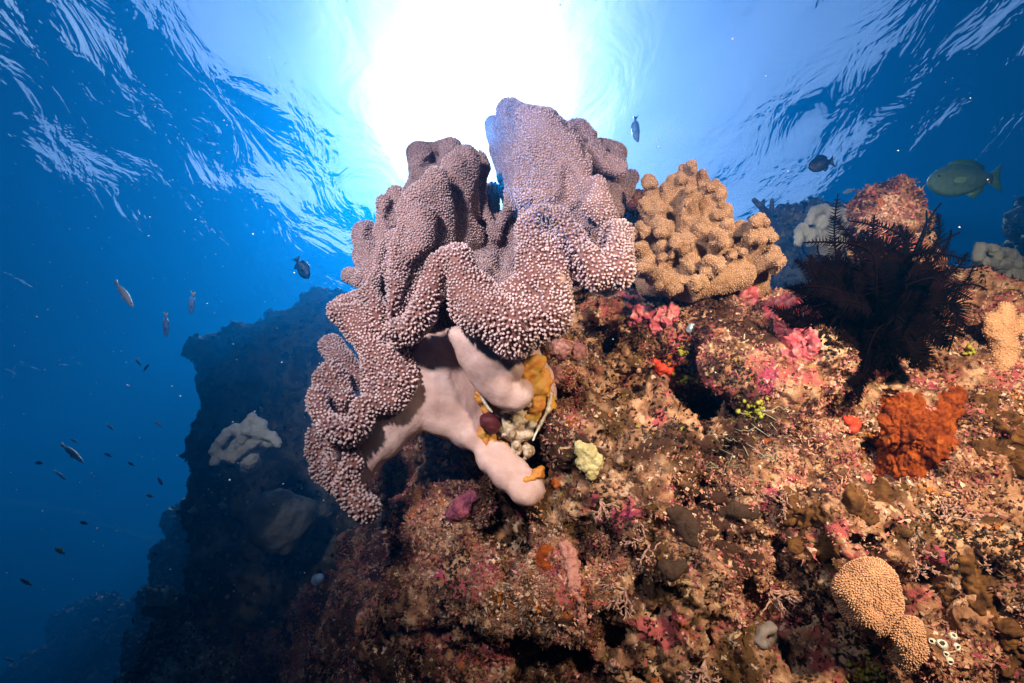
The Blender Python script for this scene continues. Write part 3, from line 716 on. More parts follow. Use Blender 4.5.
# dead orange-yellow tissue and rubble around the stalk: parts of the coral's base
f = Field(.008)
f.strip([(520, 362, .93), (538, 362, .95), (549, 380, .97), (550, 400, .98), (540, 425, .985)], [(512, 375, .935), (526, 384, .945), (532, 395, .955), (536, 408, .965), (528, 418, .97)], 4)
f.strip([(478, 395, .965), (486, 412, .965), (482, 432, .96), (492, 452, .955), (512, 468, .945)], [(484, 388, .97), (492, 410, .98), (490, 430, .98), (500, 446, .975), (518, 460, .965)], 3)
f.chain([(527, 480, .925, 3), (538, 474, .93, 5), (541, 468, .935, 4)])
solid('torn_tissue', f, .0035, M['orange_tissue'], coral, rough=lambda v: .008 * fbm(v, .018, 4, 71))
f = Field(.003)
f.chain([(551, 394, .955, 1.6), (548, 410, .96, 2), (541, 422, .96, 1.8), (533, 440, .96, 1.5)])
solid('torn_edge', f, .0022, M['white'], coral, rough=lambda v: .0015 * fbm(v, .008, 2, 72))
f = Field(.003); f.chain([(478, 385, .95, 1.5), (484, 402, .95, 1.8), (492, 412, .95, 1.5)])
solid('torn_edge', f, .0022, M['white'], coral, rough=lambda v: .0015 * fbm(v, .008, 2, 73))
t = empty('rubble', W(512, 432, .96), 'cream and white rubble caught in the hollow of the pale coral stalk', 'rubble')
f = Field(.004)
rr = random.Random(4)
for i in range(70):
    x, y = rr.gauss(512, 14), rr.gauss(430, 16)
    if abs(x - 512) > 24 or abs(y - 430) > 30: continue
    f.chain([(x, y, .965 + rr.uniform(-.012, .015), rr.uniform(2, 5)), (x + rr.uniform(-6, 6), y + rr.uniform(-6, 6), .965, rr.uniform(1.5, 4))])
m = patchy('rubble_mix', [(.3, (.12, .06, .03)), (.42, (.3, .2, .12)), (.52, (.6, .48, .36)), (.62, (.35, .3, .16)), (.75, (.7, .55, .45))], scale=70, bump=.6)
solid('shell_grit', f, .0028, m, t, rough=lambda v: .002 * fbm(v, .008, 3, 73))
f = Field(.004); f.chain([(489, 421, .945, 9), (492, 426, .945, 8)])
solid('dark_lump', f, .003, plain('maroon_lump', (.09, .015, .02), bscale=200), t, rough=lambda v: .0025 * fbm(v, .012, 2, 74))

# cauliflower coral on the ridge
f = Field(.004); hb_ = at(695, 290, 1.12)
knobs = [(689, 170, 9), (677, 180, 9), (648, 181, 9), (716, 192, 10), (645, 206, 10), (690, 196, 9), (686, 213, 10), (724, 212, 10), (759, 221, 10), (766, 240, 11), (772, 260, 12), (662, 226, 11), (656, 208, 9),
         (718, 238, 12), (701, 228, 11), (642, 232, 10), (645, 265, 11), (662, 280, 12), (683, 243, 11), (689, 262, 11), (713, 266, 12), (736, 256, 11), (664, 250, 11), (706, 190, 8), (702, 178, 8), (752, 236, 9), (728, 227, 9), (640, 250, 9), (672, 285, 10), (700, 282, 10)]
rr = random.Random(11)
for x, y, r in knobs:
    d = 1.04 + (280 - y) * .0008 + rr.uniform(-.02, .03)
    bx_, by_ = 700 + (x - 700) * .55, 275 + (y - 275) * .3
    f.chain([(bx_, by_, 1.12, 8), ((x + bx_) / 2, (y + by_) / 2 + 3, (d + 1.12) / 2 + .012, 5.5), (x, y, d, r * .72)])
    for _ in range(7):
        a = rr.uniform(0, 6.28); e = rr.uniform(.3, .8) * r
        f.chain([(x + math.cos(a) * e, y + math.sin(a) * e, d + rr.uniform(-.03, .02), r * rr.uniform(.34, .55))])
for x, y in [(668, 190), (740, 230), (655, 240), (700, 215), (730, 245), (760, 258)]:       # stubs behind
    f.chain([(x, y + 40, 1.16, 9), (x, y, 1.15, 9)])
f.chain([(650, 282, 1.12, 14), (690, 285, 1.1, 16), (740, 275, 1.1, 14)])
t = empty('cauliflower_coral', W(695, 285, 1.1), 'knobbly tan cauliflower coral branching up from the reef ridge', 'coral')
M['grain'] = patchy('tan_grain', [(.3, (.44, .26, .15)), (.7, (.62, .42, .28))], scale=40, bump=0, tint=True, trans=.15, rough=.7)
def grainy(t, fld, h, mat, gmat, spacing, ln, rd, sd, rough):
    o, v, q = solid('body', fld, h, mat, t, rough=rough, sub=True)
    p, n = scatter(v, q, spacing, seed=sd); a, b, c = polyps(p, n, ln, rd, seed=sd, tilt=.35); tag(meshobj('polyps', a, b, gmat, t, colors=c), kind='stuff')
grainy(t, f, .0045, M['branch'], M['grain'], .0036, .0018, .0014, 31, lambda v: .0035 * (.6 - worley(v, .0085, 6)) + .002 * fbm(v, .02, 2, 8))

def on_reef(name, pts, mat, label, cat, group=None, k=.006, h=.003, rough=None, lift=0, parent=None, sub=False):
    """a lump modelled along points (x, y, r): each point lies on the reef surface seen there, pushed out by lift*r"""
    f = Field(k); q = []
    ds = [hitd(p[0], p[1]) for p in pts]; dm = sorted(ds)[len(ds) // 2]
    for p, d in zip(pts, ds):
        d = dm + max(-.05, min(.05, d - dm)); q.append((p[0], p[1], d - lift * p[2] * d / F, p[2]))
    f.chain(q)
    o, v, qd = solid(name, f, h, mat, parent, rough=rough, sub=sub, origin=W(*q[0][:3]) if parent is None else None)
    if parent is None: tag(o, label, cat, group)
    return o, v, qd
bump_r = lambda a, s, sd: (lambda v: a * fbm(v, s, 3, sd))

# tan domed corals with short polyps, bottom right
def polyp_coral(name, pts, label, sd, extra=None):
    d0 = hitd(pts[0][0], pts[0][1]) - .03
    f = Field(.01); f.chain([(x, y, d0 + dd, r) for x, y, dd, r in pts])
    for e in extra or []: f.chain([(x, y, d0 + dd, r) for x, y, dd, r in e], cut=True)
    t = empty(name, W(pts[-1][0], pts[-1][1], d0 + .02), label, 'coral')
    v, q = f.mesh(.003); v = smooth(v, q, 2); v, q = tw(v + vnormals(v, q) * (.006 * fbm(v, .03, 2, sd))[:, None], q)
    meshobj('body', v, q, M['tan'], t)
    p, n = scatter(v, q, .0026, seed=sd)
    a, b, c = polyps(p, n, .0026, .0012, seed=sd)
    tag(meshobj('polyps', a, b, M['tanpolyp'], t, colors=c), kind='stuff')
M['tanpolyp'] = patchy('tan_polyp', [(.3, (.66, .36, .2)), (.7, (.8, .5, .32))], scale=25, bump=0, tint=True, trans=.2, rough=.6)
polyp_coral('dome_coral', [(852, 590, -.01, 17), (866, 582, -.015, 18), (878, 584, -.01, 17), (884, 602, 0, 12), (862, 604, -.02, 20), (868, 620, 0, 14), (882, 636, .02, 8)], 'rounded tan dome coral with a dimple, larger of the pair at bottom right', 21, [[(880, 598, -.05, 8), (876, 610, -.045, 7)]])
polyp_coral('finger_coral', [(912, 627, -.01, 11), (908, 642, -.01, 12), (902, 655, 0, 11)], 'stubby finger shaped tan coral just below the dimpled dome coral', 22)

# tan plate coral at the right edge
d0 = 1.0
f = Field(.005)
f.chain([(1005, 308, d0, 6), (1000, 325, d0, 10), (1004, 345, d0, 11), (1003, 365, d0, 9)]); f.chain([(990, 318, d0 + .005, 6), (996, 335, d0, 8)]); f.chain([(1010, 308, d0 + .01, 5), (1012, 330, d0 + .01, 7)])
f.chain([(1024, 320, d0 + .01, 6), (1024, 345, d0 + .01, 8), (1010, 368, d0 + .02, 9)]); f.chain([(1003, 370, d0, 11), (1000, 392, d0 + .02, 9)])
t = empty('plate_coral', W(1003, 380, d0), 'upright tan plate coral with blunt fingers at the right edge of the reef', 'coral')
grainy(t, f, .003, M['tan'], M['tanpolyp'], .0046, .0018, .0013, 32, lambda v: .003 * fbm(v, .02, 3, 16))

o, v, q = on_reef('orange_sponge', [(893, 405, 18), (905, 402, 18), (898, 425, 26), (912, 440, 32), (905, 460, 26), (930, 445, 20), (928, 425, 22), (942, 406, 14), (952, 393, 9)], M['orange'], 'bright orange sponge crust below the black feather star', 'sponge', lift=-.42, sub=True,
                 rough=lambda v: .012 * (np.abs(fbm(v * np.array([2.2, .8, 1]), .03, 4, 90)) - .45) + .004 * fbm(v, .008, 2, 91))
on_reef('red_sponge', [(848, 420, 5), (854, 424, 6), (852, 429, 5)], M['red'], 'small scarlet sponge left of the orange sponge crust', 'sponge', lift=.2, rough=bump_r(.002, .01, 92))
on_reef('red_sponge', [(655, 362, 4), (660, 368, 6), (670, 370, 4), (676, 365, 3)], M['red'], 'flat red sponge patch on the rock beneath the cauliflower coral', 'sponge', lift=0, rough=bump_r(.003, .01, 93))
on_reef('pink_algae_crust', [(722, 288, 12), (736, 290, 14), (748, 298, 12), (744, 308, 9)], M['pink'], 'hot pink coralline crust at the foot of the cauliflower coral', 'algae crust', lift=-.3, rough=bump_r(.006, .015, 94), sub=True)
on_reef('pink_algae_crust', [(782, 312, 16), (796, 326, 18), (806, 345, 14), (790, 352, 10)], M['pink'], 'large rosy coralline crust on the ledge left of the feather star', 'algae crust', lift=-.6, rough=bump_r(.012, .016, 194), sub=True)
on_reef('pink_algae_crust', [(640, 318, 10), (655, 322, 12), (668, 316, 10)], M['pink'], 'pink coralline crust just under the left foot of the cauliflower coral', 'algae crust', lift=-.5, rough=bump_r(.010, .014, 195), sub=True)
on_reef('pink_algae_crust', [(470, 498, 8), (462, 508, 10), (452, 516, 8)], M['pinkd'] if 'pinkd' in M else patchy('plum_crust', [(.3, (.16, .03, .06)), (.7, (.4, .11, .15))], scale=60, bump=.8), 'plum coloured crust on the rock just below the pale coral stalk', 'algae crust', lift=-.2, rough=bump_r(.004, .015, 95), sub=True)
on_reef('pink_algae_crust', [(566, 548, 7), (572, 565, 7), (574, 585, 6), (580, 605, 5), (582, 622, 4)], patchy('salmon_crust', [(.3, (.4, .15, .11)), (.7, (.6, .3, .24))], scale=80, bump=.9), 'upright salmon pink ridge of crust low on the rock face', 'algae crust', lift=-.1, rough=bump_r(.004, .012, 96), sub=True)
on_reef('cream_coral', [(580, 448, 7), (588, 452, 8), (585, 462, 8), (596, 462, 7), (592, 474, 5)], M['cream'], 'pale yellow crumbly coral patch right of the stalk tip', 'coral', lift=-.1, rough=lambda v: .004 * (.6 - worley(v, .009, 31)) + .003 * fbm(v, .012, 2, 97), sub=True)
on_reef('dark_sponge', [(672, 512, 9), (680, 520, 13), (688, 528, 12), (692, 540, 8)], M['dark'], 'leaf shaped dark brown sponge amid pink turf, mid reef', 'sponge', lift=-.35, rough=bump_r(.002, .01, 98))
on_reef('dark_sponge', [(722, 512, 6), (736, 511, 8), (752, 513, 7)], M['dark'], 'narrow blackish sponge right of the leaf shaped sponge', 'sponge', lift=-.2, rough=bump_r(.002, .008, 99))
on_reef('dark_sponge', [(664, 566, 7), (670, 572, 8), (682, 566, 7)], M['dark'], 'small olive dark sponge directly below the leaf shaped sponge', 'sponge', lift=-.2, rough=bump_r(.003, .008, 100))
on_reef('orange_sponge', [(546, 550, 6), (541, 560, 7), (549, 568, 6)], M['orange'], 'little rust orange sponge left of the salmon ridge of crust', 'sponge', lift=0, rough=bump_r(.003, .01, 101))
for (x, y), lb in zip([(560, 348), (556, 376), (577, 352)], ['knob of maroon crusted rock tucked under the cap edge', 'round maroon crusted knob beside the orange torn tissue', 'small maroon crusted knob between the dark pocket and two others']):
    on_reef('crusted_knob', [(x, y, 10), (x + 3, y + 3, 9)], patchy('maroon_crust', [(.3, (.10, .03, .03)), (.5, (.26, .10, .09)), (.7, (.45, .28, .22))], scale=90, bump=.9), lb, 'rock knob', 'maroon crusted knobs under the coral cap', lift=.3, rough=bump_r(.004, .012, 102), sub=True)

M['gold'] = patchy('golden_crust', [(.3, (.03, .013, .006)), (.5, (.10, .042, .012)), (.7, (.20, .09, .025))], scale=40, bump=.7, bscale=170)
on_reef('golden_crust', [(800, 508, 16), (826, 520, 22), (856, 512, 20), (880, 500, 14), (812, 540, 14)], M['gold'], 'smooth golden brown crust above the diagonal crack, mid right', 'sponge crust', lift=-.75, rough=bump_r(.016, .022, 110), sub=True)
on_reef('golden_crust', [(985, 402, 20), (1000, 430, 24), (1016, 455, 20), (990, 455, 16)], M['gold'], 'smooth golden brown crust right of the orange sponge', 'sponge crust', lift=-.75, rough=bump_r(.016, .022, 111), sub=True)
on_reef('golden_crust', [(960, 570, 18), (975, 600, 24), (1000, 625, 22), (1012, 660, 20)], M['gold'], 'smooth golden brown crust above and right of the white sea squirts', 'sponge crust', lift=-.75, rough=bump_r(.016, .022, 112), sub=True)

# sea squirts: cups, each with a black disc painting the shade inside
def squirt(x, y, r, tilt, mat, label, group):
    p, n = hit(x, y); d = float(p @ ROT[:, 2]); rad = r * d / F
    ax = Vector(n) * .45 - Vector(p).normalized() * .8 + Vector(toworld((tilt[0], tilt[1], 0))) * .5; ax.normalize()
    s = ax.orthogonal().normalized(); u = ax.cross(s); N = 14
    prof = [(.5, -1.2), (.9, -.5), (1.0, .2), (.85, .9), (.62, 1.25), (.48, 1.22), (.42, .8)]
    V = []
    for a, b in prof:
        for j in range(N):
            t_ = 2 * math.pi * j / N; w = 1 + .06 * math.sin(3 * t_)
            V.append(Vector(p) + ax * rad * b + (s * math.cos(t_) + u * math.sin(t_)) * rad * a * w)
    Fq = [(i * N + j, i * N + (j + 1) % N, (i + 1) * N + (j + 1) % N, (i + 1) * N + j) for i in range(len(prof) - 1) for j in range(N)]
    t = empty('sea_squirt', p, label, 'sea squirt', group)
    meshobj('body', np.array([tuple(v) for v in V]), np.array(Fq), mat, t)
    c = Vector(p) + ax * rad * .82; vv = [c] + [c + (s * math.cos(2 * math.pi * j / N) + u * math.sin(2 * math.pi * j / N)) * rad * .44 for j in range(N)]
    meshobj('shade_disc', np.array([tuple(v) for v in vv]), np.array([(0, j + 1, (j + 1) % N + 1) for j in range(N)]), M['hole'], t)
for x, y, r, tl, lb in [(932, 641, 3.2, (-.6, .2), 'leftmost tiny white sea squirt of the bottom right cluster'), (942, 645, 5, (0, .3), 'biggest white sea squirt of the bottom right cluster'), (952, 637, 4, (.3, .6), 'topmost white sea squirt of the bottom right cluster'),
                        (955, 646, 3.8, (.6, 0), 'rightmost white sea squirt of the bottom right cluster'), (946, 654, 3, (0, -.3), 'tiny white sea squirt right under the biggest one of its cluster'), (949, 660, 3.6, (.2, -.7), 'lowest white sea squirt of the bottom right cluster')]:
    squirt(x, y, r, tl, M['white'], lb, 'white sea squirts in a cluster')
squirt(690, 328, 6.5, (.2, .2), M['bluewhite'], 'pale blue sea squirt under the cauliflower coral', None) if False else None
t = 0
def single_squirt(x, y, r, label):
    p, n = hit(x, y); d = float(p @ ROT[:, 2]); f = Field(.004)
    f.chain([(x, y, d, r), (x + r * .4, y - r * .3, d - r * d / F * .6, r * .85)]); f.chain([(x + r * .7, y - r * .5, d - r * d / F * 1.5, r * .35)], cut=True)
    o, v, q = solid('sea_squirt', f, .0025, M['bluewhite'], None, origin=p); tag(o, label, 'sea squirt')
single_squirt(690, 329, 5, 'pale blue sea squirt on the rock under the cauliflower coral')
single_squirt(317, 580, 5.5, 'pale blue sea squirt on the dark rock at lower left')
o, v, q = on_reef('grey_sponge', [(757, 640, 4), (762, 632, 5), (770, 628, 5), (772, 637, 5), (764, 645, 4)], plain('grey_sponge', (.17, .14, .125), bscale=120), 'curled grey sponge by the dark hole left of the dome coral', 'sponge', lift=.3, rough=bump_r(.002, .012, 104))

# yellow-green algae
def alga(x0, y0, n, spread, label, sd, r=2.6):
    rg = random.Random(sd); m = MB()
    p0, n0_ = hit(x0, y0)
    for i in range(n):
        p, nr = hit(x0 + rg.gauss(0, spread), y0 + rg.gauss(0, spread * .6)); 
        if np.linalg.norm(p - p0) > .035: continue
        d = float(p @ ROT[:, 2]); rad = r * d / F * rg.uniform(.7, 1.3)
        c = p + nr * rad * rg.uniform(.4, 2.2); a = Vector(nr + np.array([rg.gauss(0, .7) for _ in range(3)])).normalized(); s = a.orthogonal().normalized(); u = a.cross(s)
        V = [c + np.array(a) * rad * .25] + [c + np.array(s * math.cos(k * 1.0472) + u * math.sin(k * 1.0472)) * rad * rg.uniform(.8, 1.15) for k in range(6)] + [c - np.array(a) * rad * .25]
        m.add(V, [(0, k + 1, (k + 1) % 6 + 1) for k in range(6)] + [(7, (k + 1) % 6 + 1, k + 1) for k in range(6)])
    o = m.build('green_algae', M['greenalga'], None, origin=p0); tag(o, label, 'algae', 'yellow-green algae clumps')
alga(687, 376, 26, 5, 'yellow-green algae clump at the left end of the cave lip', 1); alga(708, 393, 40, 9, 'biggest yellow-green algae clump hanging over the dark cave', 2)
alga(752, 409, 34, 8, 'yellow-green algae clump at the right end of the cave lip', 3); alga(683, 350, 14, 5, 'sparse yellow-green algae above the cave beside the red sponge patch', 4)
alga(868, 676, 60, 12, 'bright green algae tuft on the bottom edge below the dome coral', 5); alga(966, 352, 14, 4, 'little green algae tuft beside the plate coral', 6)

# pale threads across the cave
m = MB(); rr = random.Random(8)
for i in range(18):
    x, y = rr.uniform(688, 760), rr.uniform(405, 470); n_s = 6; pts = []
    for j in range(n_s):
        p, nr = hit(x + j * rr.uniform(3, 7), y + j * rr.uniform(-1, 4.5)); pts.append(p - np.array(Vector(p).normalized()) * .004)
    if max(np.linalg.norm(np.diff(np.array(pts), axis=0), axis=1)) > .06: continue
    a, b = tube_vf(pts, .0008, 5); m.add(a, b)
tag(m.build('algae_threads', patchy('pale_thread', [(.3, (.14, .15, .10)), (.7, (.33, .33, .25))], bump=0), None, origin=hit(725, 440)[0]), 'pale stringy algae draped over the sill of the dark cave', 'algae')

# branching coralline sprigs
def sprig(x, y, size, label, sd, mat, cat='algae'):
    rg = random.Random(sd); m = MB(); p0, n0_ = hit(x, y); d = float(p0 @ ROT[:, 2]); L = size * d / F
    def grow(p, dr, l, r, dep):
        q = p + dr * l; a, b = tube_vf([p, (p + q) / 2 + np.array([rg.gauss(0, l * .08) for _ in range(3)]), q], [r, r * .9, r * .75], 5); m.add(a, b)
        if dep == 0: return
        for _ in range(rg.choice((2, 2, 3))):
            nd = dr + np.array([rg.gauss(0, .55) for _ in range(3)]); nd /= np.linalg.norm(nd); grow(q, nd, l * .78, r * .8, dep - 1)
    for _ in range(5):
        nd = n0_ * .8 + np.array([rg.gauss(0, .6) for _ in range(3)]); nd /= np.linalg.norm(nd); grow(p0, nd, L * .34, L * .045, 3)
    tag(m.build('coralline_sprig', mat, None, origin=p0), label, cat, 'pink coralline sprigs')
cs = patchy('coralline', [(.3, (.28, .14, .11)), (.7, (.5, .32, .25))], scale=80, bump=.3)
for i, (x, y, sz, lb) in enumerate([(650, 545, 34, 'bushy cream coralline sprig left of the leaf shaped sponge'), (625, 590, 30, 'cream coralline sprig above the dark hole at bottom centre'), (790, 505, 26, 'pink coralline sprig on the ledge right of the narrow sponge'), (770, 590, 30, 'pink coralline sprig above the curled grey sponge'),
                                   (945, 525, 30, 'bushy pink coralline sprig under the diagonal crack'), (985, 570, 30, 'pink coralline sprig above the white sea squirts'), (705, 660, 34, 'thin branched red sprig at the bottom edge'), (915, 560, 24, 'pale coralline sprig just above the dome coral'), (600, 500, 24, 'short cream coralline sprig under the pale yellow coral patch'), (985, 515, 26, 'pink coralline sprig low at the right edge')]):
    sprig(x, y, sz, lb, 40 + i, cs)

# ------------------------------------------------------------------ feather star
fs = empty('feather_star', W(868, 330, .98), 'large black feather star with many bristly arms spread over the reef crest', 'feather star')
rr = random.Random(5)
def arm(x0, y0, d0, x1, y1, d1, bend, curl, w=1.0):
    A, B = at(x0, y0, d0), at(x1, y1, d1); mid = (A + B) / 2 + np.array([bend[0], bend[1], bend[2]])
    n = 26; t = np.linspace(0, 1, n)[:, None]; P = (1 - t)**2 * A + 2 * t * (1 - t) * mid + t * t * B
    L = np.linalg.norm(np.diff(P, axis=0), axis=1).sum(); dirv = (B - mid) / (np.linalg.norm(B - mid) + 1e-9)
    s = np.cross(dirv, (0, 0, 1.)); s /= np.linalg.norm(s) + 1e-9
    tt = np.clip((t - .6) / .4, 0, 1); P = P + s * curl * tt**2 * L * .35 - dirv * tt**2 * abs(curl) * L * .12
    P = toworld(P); rad = np.linspace(.0032, .0014, n) * w
    m = MB(); a, b = tube_vf(P, rad, 5); m.add(a, b)
    T = np.gradient(P, axis=0); T /= np.linalg.norm(T, axis=1, keepdims=True)
    ph = rr.uniform(0, 6.28); ref = Vector((math.cos(ph), math.sin(ph) * .4, math.sin(ph))); np_ = 84
    vs = []; fs_ = []
    for i in range(np_):
        u = .06 + .93 * i / np_; k = min(int(u * (n - 1)), n - 2); fr = u * (n - 1) - k; p = P[k] * (1 - fr) + P[k + 1] * fr; tg = Vector(T[k])
        sd_ = tg.cross(ref).normalized(); pl = (.026 * math.sin(math.pi * min(1, u * .86 + .14))**.6 + .003) * w
        for sg in (1, -1):
            dv = (sd_ * sg + tg * .55 + Vector((rr.gauss(0, .12), rr.gauss(0, .12), rr.gauss(0, .12)))).normalized(); q = Vector(p) + dv * pl; md = Vector(p) + dv * pl * .5 + tg * pl * -.05
            wv = tg * .0014; c = len(vs); o2 = dv.cross(tg).normalized() * .0004
            vs += [Vector(p) + wv, Vector(p) - wv, md + wv * .8 + o2, md - wv * .8 + o2, q]; fs_ += [(c, c + 1, c + 3), (c, c + 3, c + 2), (c + 2, c + 3, c + 4)]
    m.add(np.array([tuple(v) for v in vs]), np.array(fs_)); m.build('arm', M['feather'], fs)
ends = [(930, 196, 1.0), (936, 215, 1.02), (905, 225, 1.02), (958, 238, 1.05), (972, 262, 1.05), (978, 290, 1.05), (975, 315, 1.02), (965, 335, 1.0), (945, 350, .96), (790, 262, 1.05), (786, 285, 1.02), (780, 302, 1.0), (800, 250, 1.08), (818, 262, 1.08), (835, 245, 1.08),
        (852, 235, 1.08), (865, 228, 1.06), (882, 240, 1.04), (845, 400, .93), (852, 392, .92), (862, 398, .92), (872, 385, .92), (885, 372, .92), (900, 362, .92), (915, 370, .92), (930, 366, .93), (840, 372, .95), (950, 225, 1.06), (920, 235, 1.06), (826, 300, .97), (985, 275, 1.08)]
for x, y, d in ends:
    arm(868 + rr.uniform(-12, 12), 318 + rr.uniform(-10, 10), .99, x, y, d, (rr.uniform(-.03, .03), rr.uniform(-.02, .03), -.05), rr.uniform(-.5, .5))
for i in range(60):
    a = rr.uniform(0, 6.28); e = rr.uniform(.3, 1.0); x = 880 + math.cos(a) * 104 * e; y = 295 + math.sin(a) * 82 * e
    arm(868 + rr.uniform(-16, 16), 318 + rr.uniform(-12, 12), .99, x, y, rr.uniform(.90, 1.05), (rr.uniform(-.06, .06), rr.uniform(-.05, .07), rr.uniform(-.10, -.03)), rr.uniform(-1.7, 1.7))
for i in range(8):               # the drooping ones at lower left
    arm(862, 322 + i, .97, 772 + i * 5, 296 + i * 5, .97, (.02, -.075 + i * .004, -.03), -.3)
f = Field(.01); f.chain([(868, 322, 1.0, 14), (872, 330, 1.03, 18)]); f.chain([(868, 335, 1.03, 16), (862, 350, 1.06, 12)])
solid('disc', f, .005, M['feather'], fs)

# ------------------------------------------------------------------ farther reef and its corals
FAR = []
def rocks(name, balls, h, seed, amp, sc):
    f = Field(.045)
    for b in balls: f.chain([b])
    v, q = f.mesh(h, noise=lambda p: amp * fbm(p, sc, 4, seed) + amp * .6 * (np.abs(fbm(p, sc * .4, 3, seed + 3)) - .4)); v, q = subdiv(v, q)
    n = vnormals(v, q); v = v + n * (amp * .6 * fbm(v, sc * .2, 4, seed + 5, .6) + amp * .8 * (.5 - worley(v, sc * .3, seed)))[:, None]
    v, q = tw(v, q); FAR.append((v, q, h)); return tag(meshobj(name, v, q, M['far_reef']), kind='structure')
rocks('reef_outcrop', [(200, 346, 2.6, 11), (208, 350, 2.6, 14), (218, 362, 2.65, 20), (238, 332, 2.7, 7), (240, 345, 2.7, 8), (255, 382, 2.75, 48), (298, 362, 2.8, 48), (326, 312, 2.85, 26), (345, 330, 2.85, 40), (238, 440, 2.7, 44), (240, 500, 2.6, 46), (300, 470, 2.55, 70), (345, 420, 2.7, 80), (270, 560, 2.5, 70), (250, 640, 2.5, 70), (265, 720, 2.4, 80), (350, 540, 2.6, 100), (300, 410, 2.55, 26)], .03, 3, .03, .25)
rocks('reef_outcrop', [(180, 560, 4.2, 26), (200, 590, 4.0, 45), (190, 650, 3.6, 50), (165, 600, 4.2, 22), (220, 530, 3.9, 34), (182, 520, 4.4, 10)], .05, 13, .07, .4)
rocks('reef_outcrop', [(155, 645, 2.1, 16), (165, 625, 2.1, 14), (172, 655, 2.0, 26), (150, 690, 2.0, 30), (190, 690, 1.9, 40)], .02, 23, .035, .2)
rocks('reef_outcrop', [(95, 615, 7.5, 16), (75, 630, 8, 20), (120, 640, 7, 26), (140, 620, 7, 14), (60, 670, 7, 34), (115, 680, 6.5, 40)], .1, 33, .12, .8)
rocks('reef_outcrop', [(775, 235, 2.3, 24), (800, 230, 2.3, 24), (830, 230, 2.3, 26), (860, 240, 2.3, 30), (790, 270, 2.2, 34), (850, 290, 2.1, 50)], .025, 43, .035, .2)
rocks('reef_outcrop', [(1032, 222, 2.4, 20), (1045, 250, 2.4, 30), (1030, 232, 2.4, 16), (1060, 330, 2.4, 70)], .025, 53, .04, .2)
m = MB(); rg = np.random.default_rng(77)
for v, q, h in FAR:
    f4 = v[q]; ar = np.linalg.norm(np.cross(f4[:, 2] - f4[:, 0], f4[:, 3] - f4[:, 1]), axis=1); vn = vnormals(v, q)
    pk = rg.choice(len(q), 4500, p=ar / ar.sum()); c = f4[pk].mean(1); nn_ = vn[q[pk, 0]]
    r = (rg.gamma(2, .10, 4500) * h + .08 * h)[:, None, None]
    gv = (c + nn_ * r[:, 0] * .4)[:, None] + (OCT[None] + rg.normal(0, .2, (4500, 6, 3))) * r 
    m.add(gv.reshape(-1, 3), (OF[None] + (np.arange(4500) * 6)[:, None, None]).reshape(-1, 3), np.repeat(rg.uniform(.1, 1.1, (4500, 1))**2 * np.array([[.40, .40, .33]]), 6, 0))
tag(m.build('reef_growth', M['turf'], flat=True), kind='stuff')
def leather(d, chains, bodies, r, label):
    f = Field(.007)
    for c in chains: f.chain([(x, y, d + dd, r) for (x, y), dd in zip(c, np.linspace(0, .03, len(c)))])
    for c in chains:
        if len(c) > 2: f.sheet([(x, y, d + .04) for x, y in c], r * .6)
    for x, y, dd, rb in bodies: f.chain([(x, y, d + rb * d / F * 1.02 + .03, rb), (x, y + rb * .5, d + dd + .05, rb)])
    o, v, q = solid('leather_coral', f, .006, M['pale_leather'], None, it=2, origin=W(bodies[-1][0], bodies[-1][1] + bodies[-1][3], d), sub=True, rough=lambda v: .005 * (.6 - worley(v, .012, 9)) + .004 * fbm(v, .03, 3, 14))
    tag(o, label, 'coral')
leather(1.55, [[(213, 451), (221, 442), (227, 433), (236, 428), (242, 436), (239, 446), (247, 424), (253, 418), (262, 424), (265, 434), (272, 436), (278, 443)], [(214, 462), (222, 454), (232, 458), (240, 451), (250, 446), (258, 440)], [(246, 430), (256, 432), (258, 440)]], [(236, 447, .06, 12), (256, 436, .06, 12), (248, 458, .07, 11)], 4.6, 'small pale wrinkled leather coral on the far rock left of the big coral')
leather(1.9, [[(809, 220), (814, 212), (824, 208), (832, 212), (829, 221), (821, 226)], [(798, 243), (798, 232), (803, 228), (806, 240)], [(809, 243), (812, 233), (817, 232), (818, 243)], [(833, 216), (842, 212), (847, 218), (855, 212), (860, 219), (858, 230)]], [(835, 235, .07, 14), (818, 238, .07, 12), (845, 228, .07, 12), (838, 245, .08, 16)], 4.2, 'pale folded leather coral between the cauliflower coral and the rock pinnacle')
leather(1.6, [[(977, 258), (981, 247), (992, 248), (998, 255), (1005, 251), (1013, 255), (1019, 266)], [(985, 262), (995, 264), (1008, 264)]], [(990, 268, .06, 15), (1008, 270, .06, 15), (998, 285, .08, 20)], 4.5, 'olive grey leather coral behind the feather star at the right edge')
f = Field(.008); f.chain([(754, 200, 2.1, 2.6), (766, 212, 2.15, 3.5), (772, 226, 2.2, 4)]); f.chain([(772, 200, 2.15, 2.2), (771, 214, 2.2, 3)]); f.chain([(762, 206, 2.12, 2.2), (764, 200, 2.12, 1.8)])
o, v, q = solid('staghorn_coral', f, .006, M['far_reef'], None, origin=W(771, 222, 2.2)); tag(o, 'dark forked staghorn coral twigs against the blue behind the cauliflower coral', 'coral')
t = empty('tube_coral', W(160, 604, 1.95), 'bluish coral with a crown of stubby tubes on the lower left rock', 'coral'); f = Field(.01); rr = random.Random(6)
for i in range(16):
    x = 147 + i * 1.7 + rr.uniform(-1, 1); f.chain([(x + (158 - x) * .3, 606, 1.97, 3), (x, 592 - rr.uniform(0, 7) + abs(160 - x) * .15, 1.93 + rr.uniform(-.03, .05), 1.7)])
solid('tubes', f, .005, M['pale_leather'], t); f = Field(.01); f.chain([(152, 607, 1.98, 9), (168, 608, 1.98, 10)]); solid('base', f, .006, M['far_reef'], t)
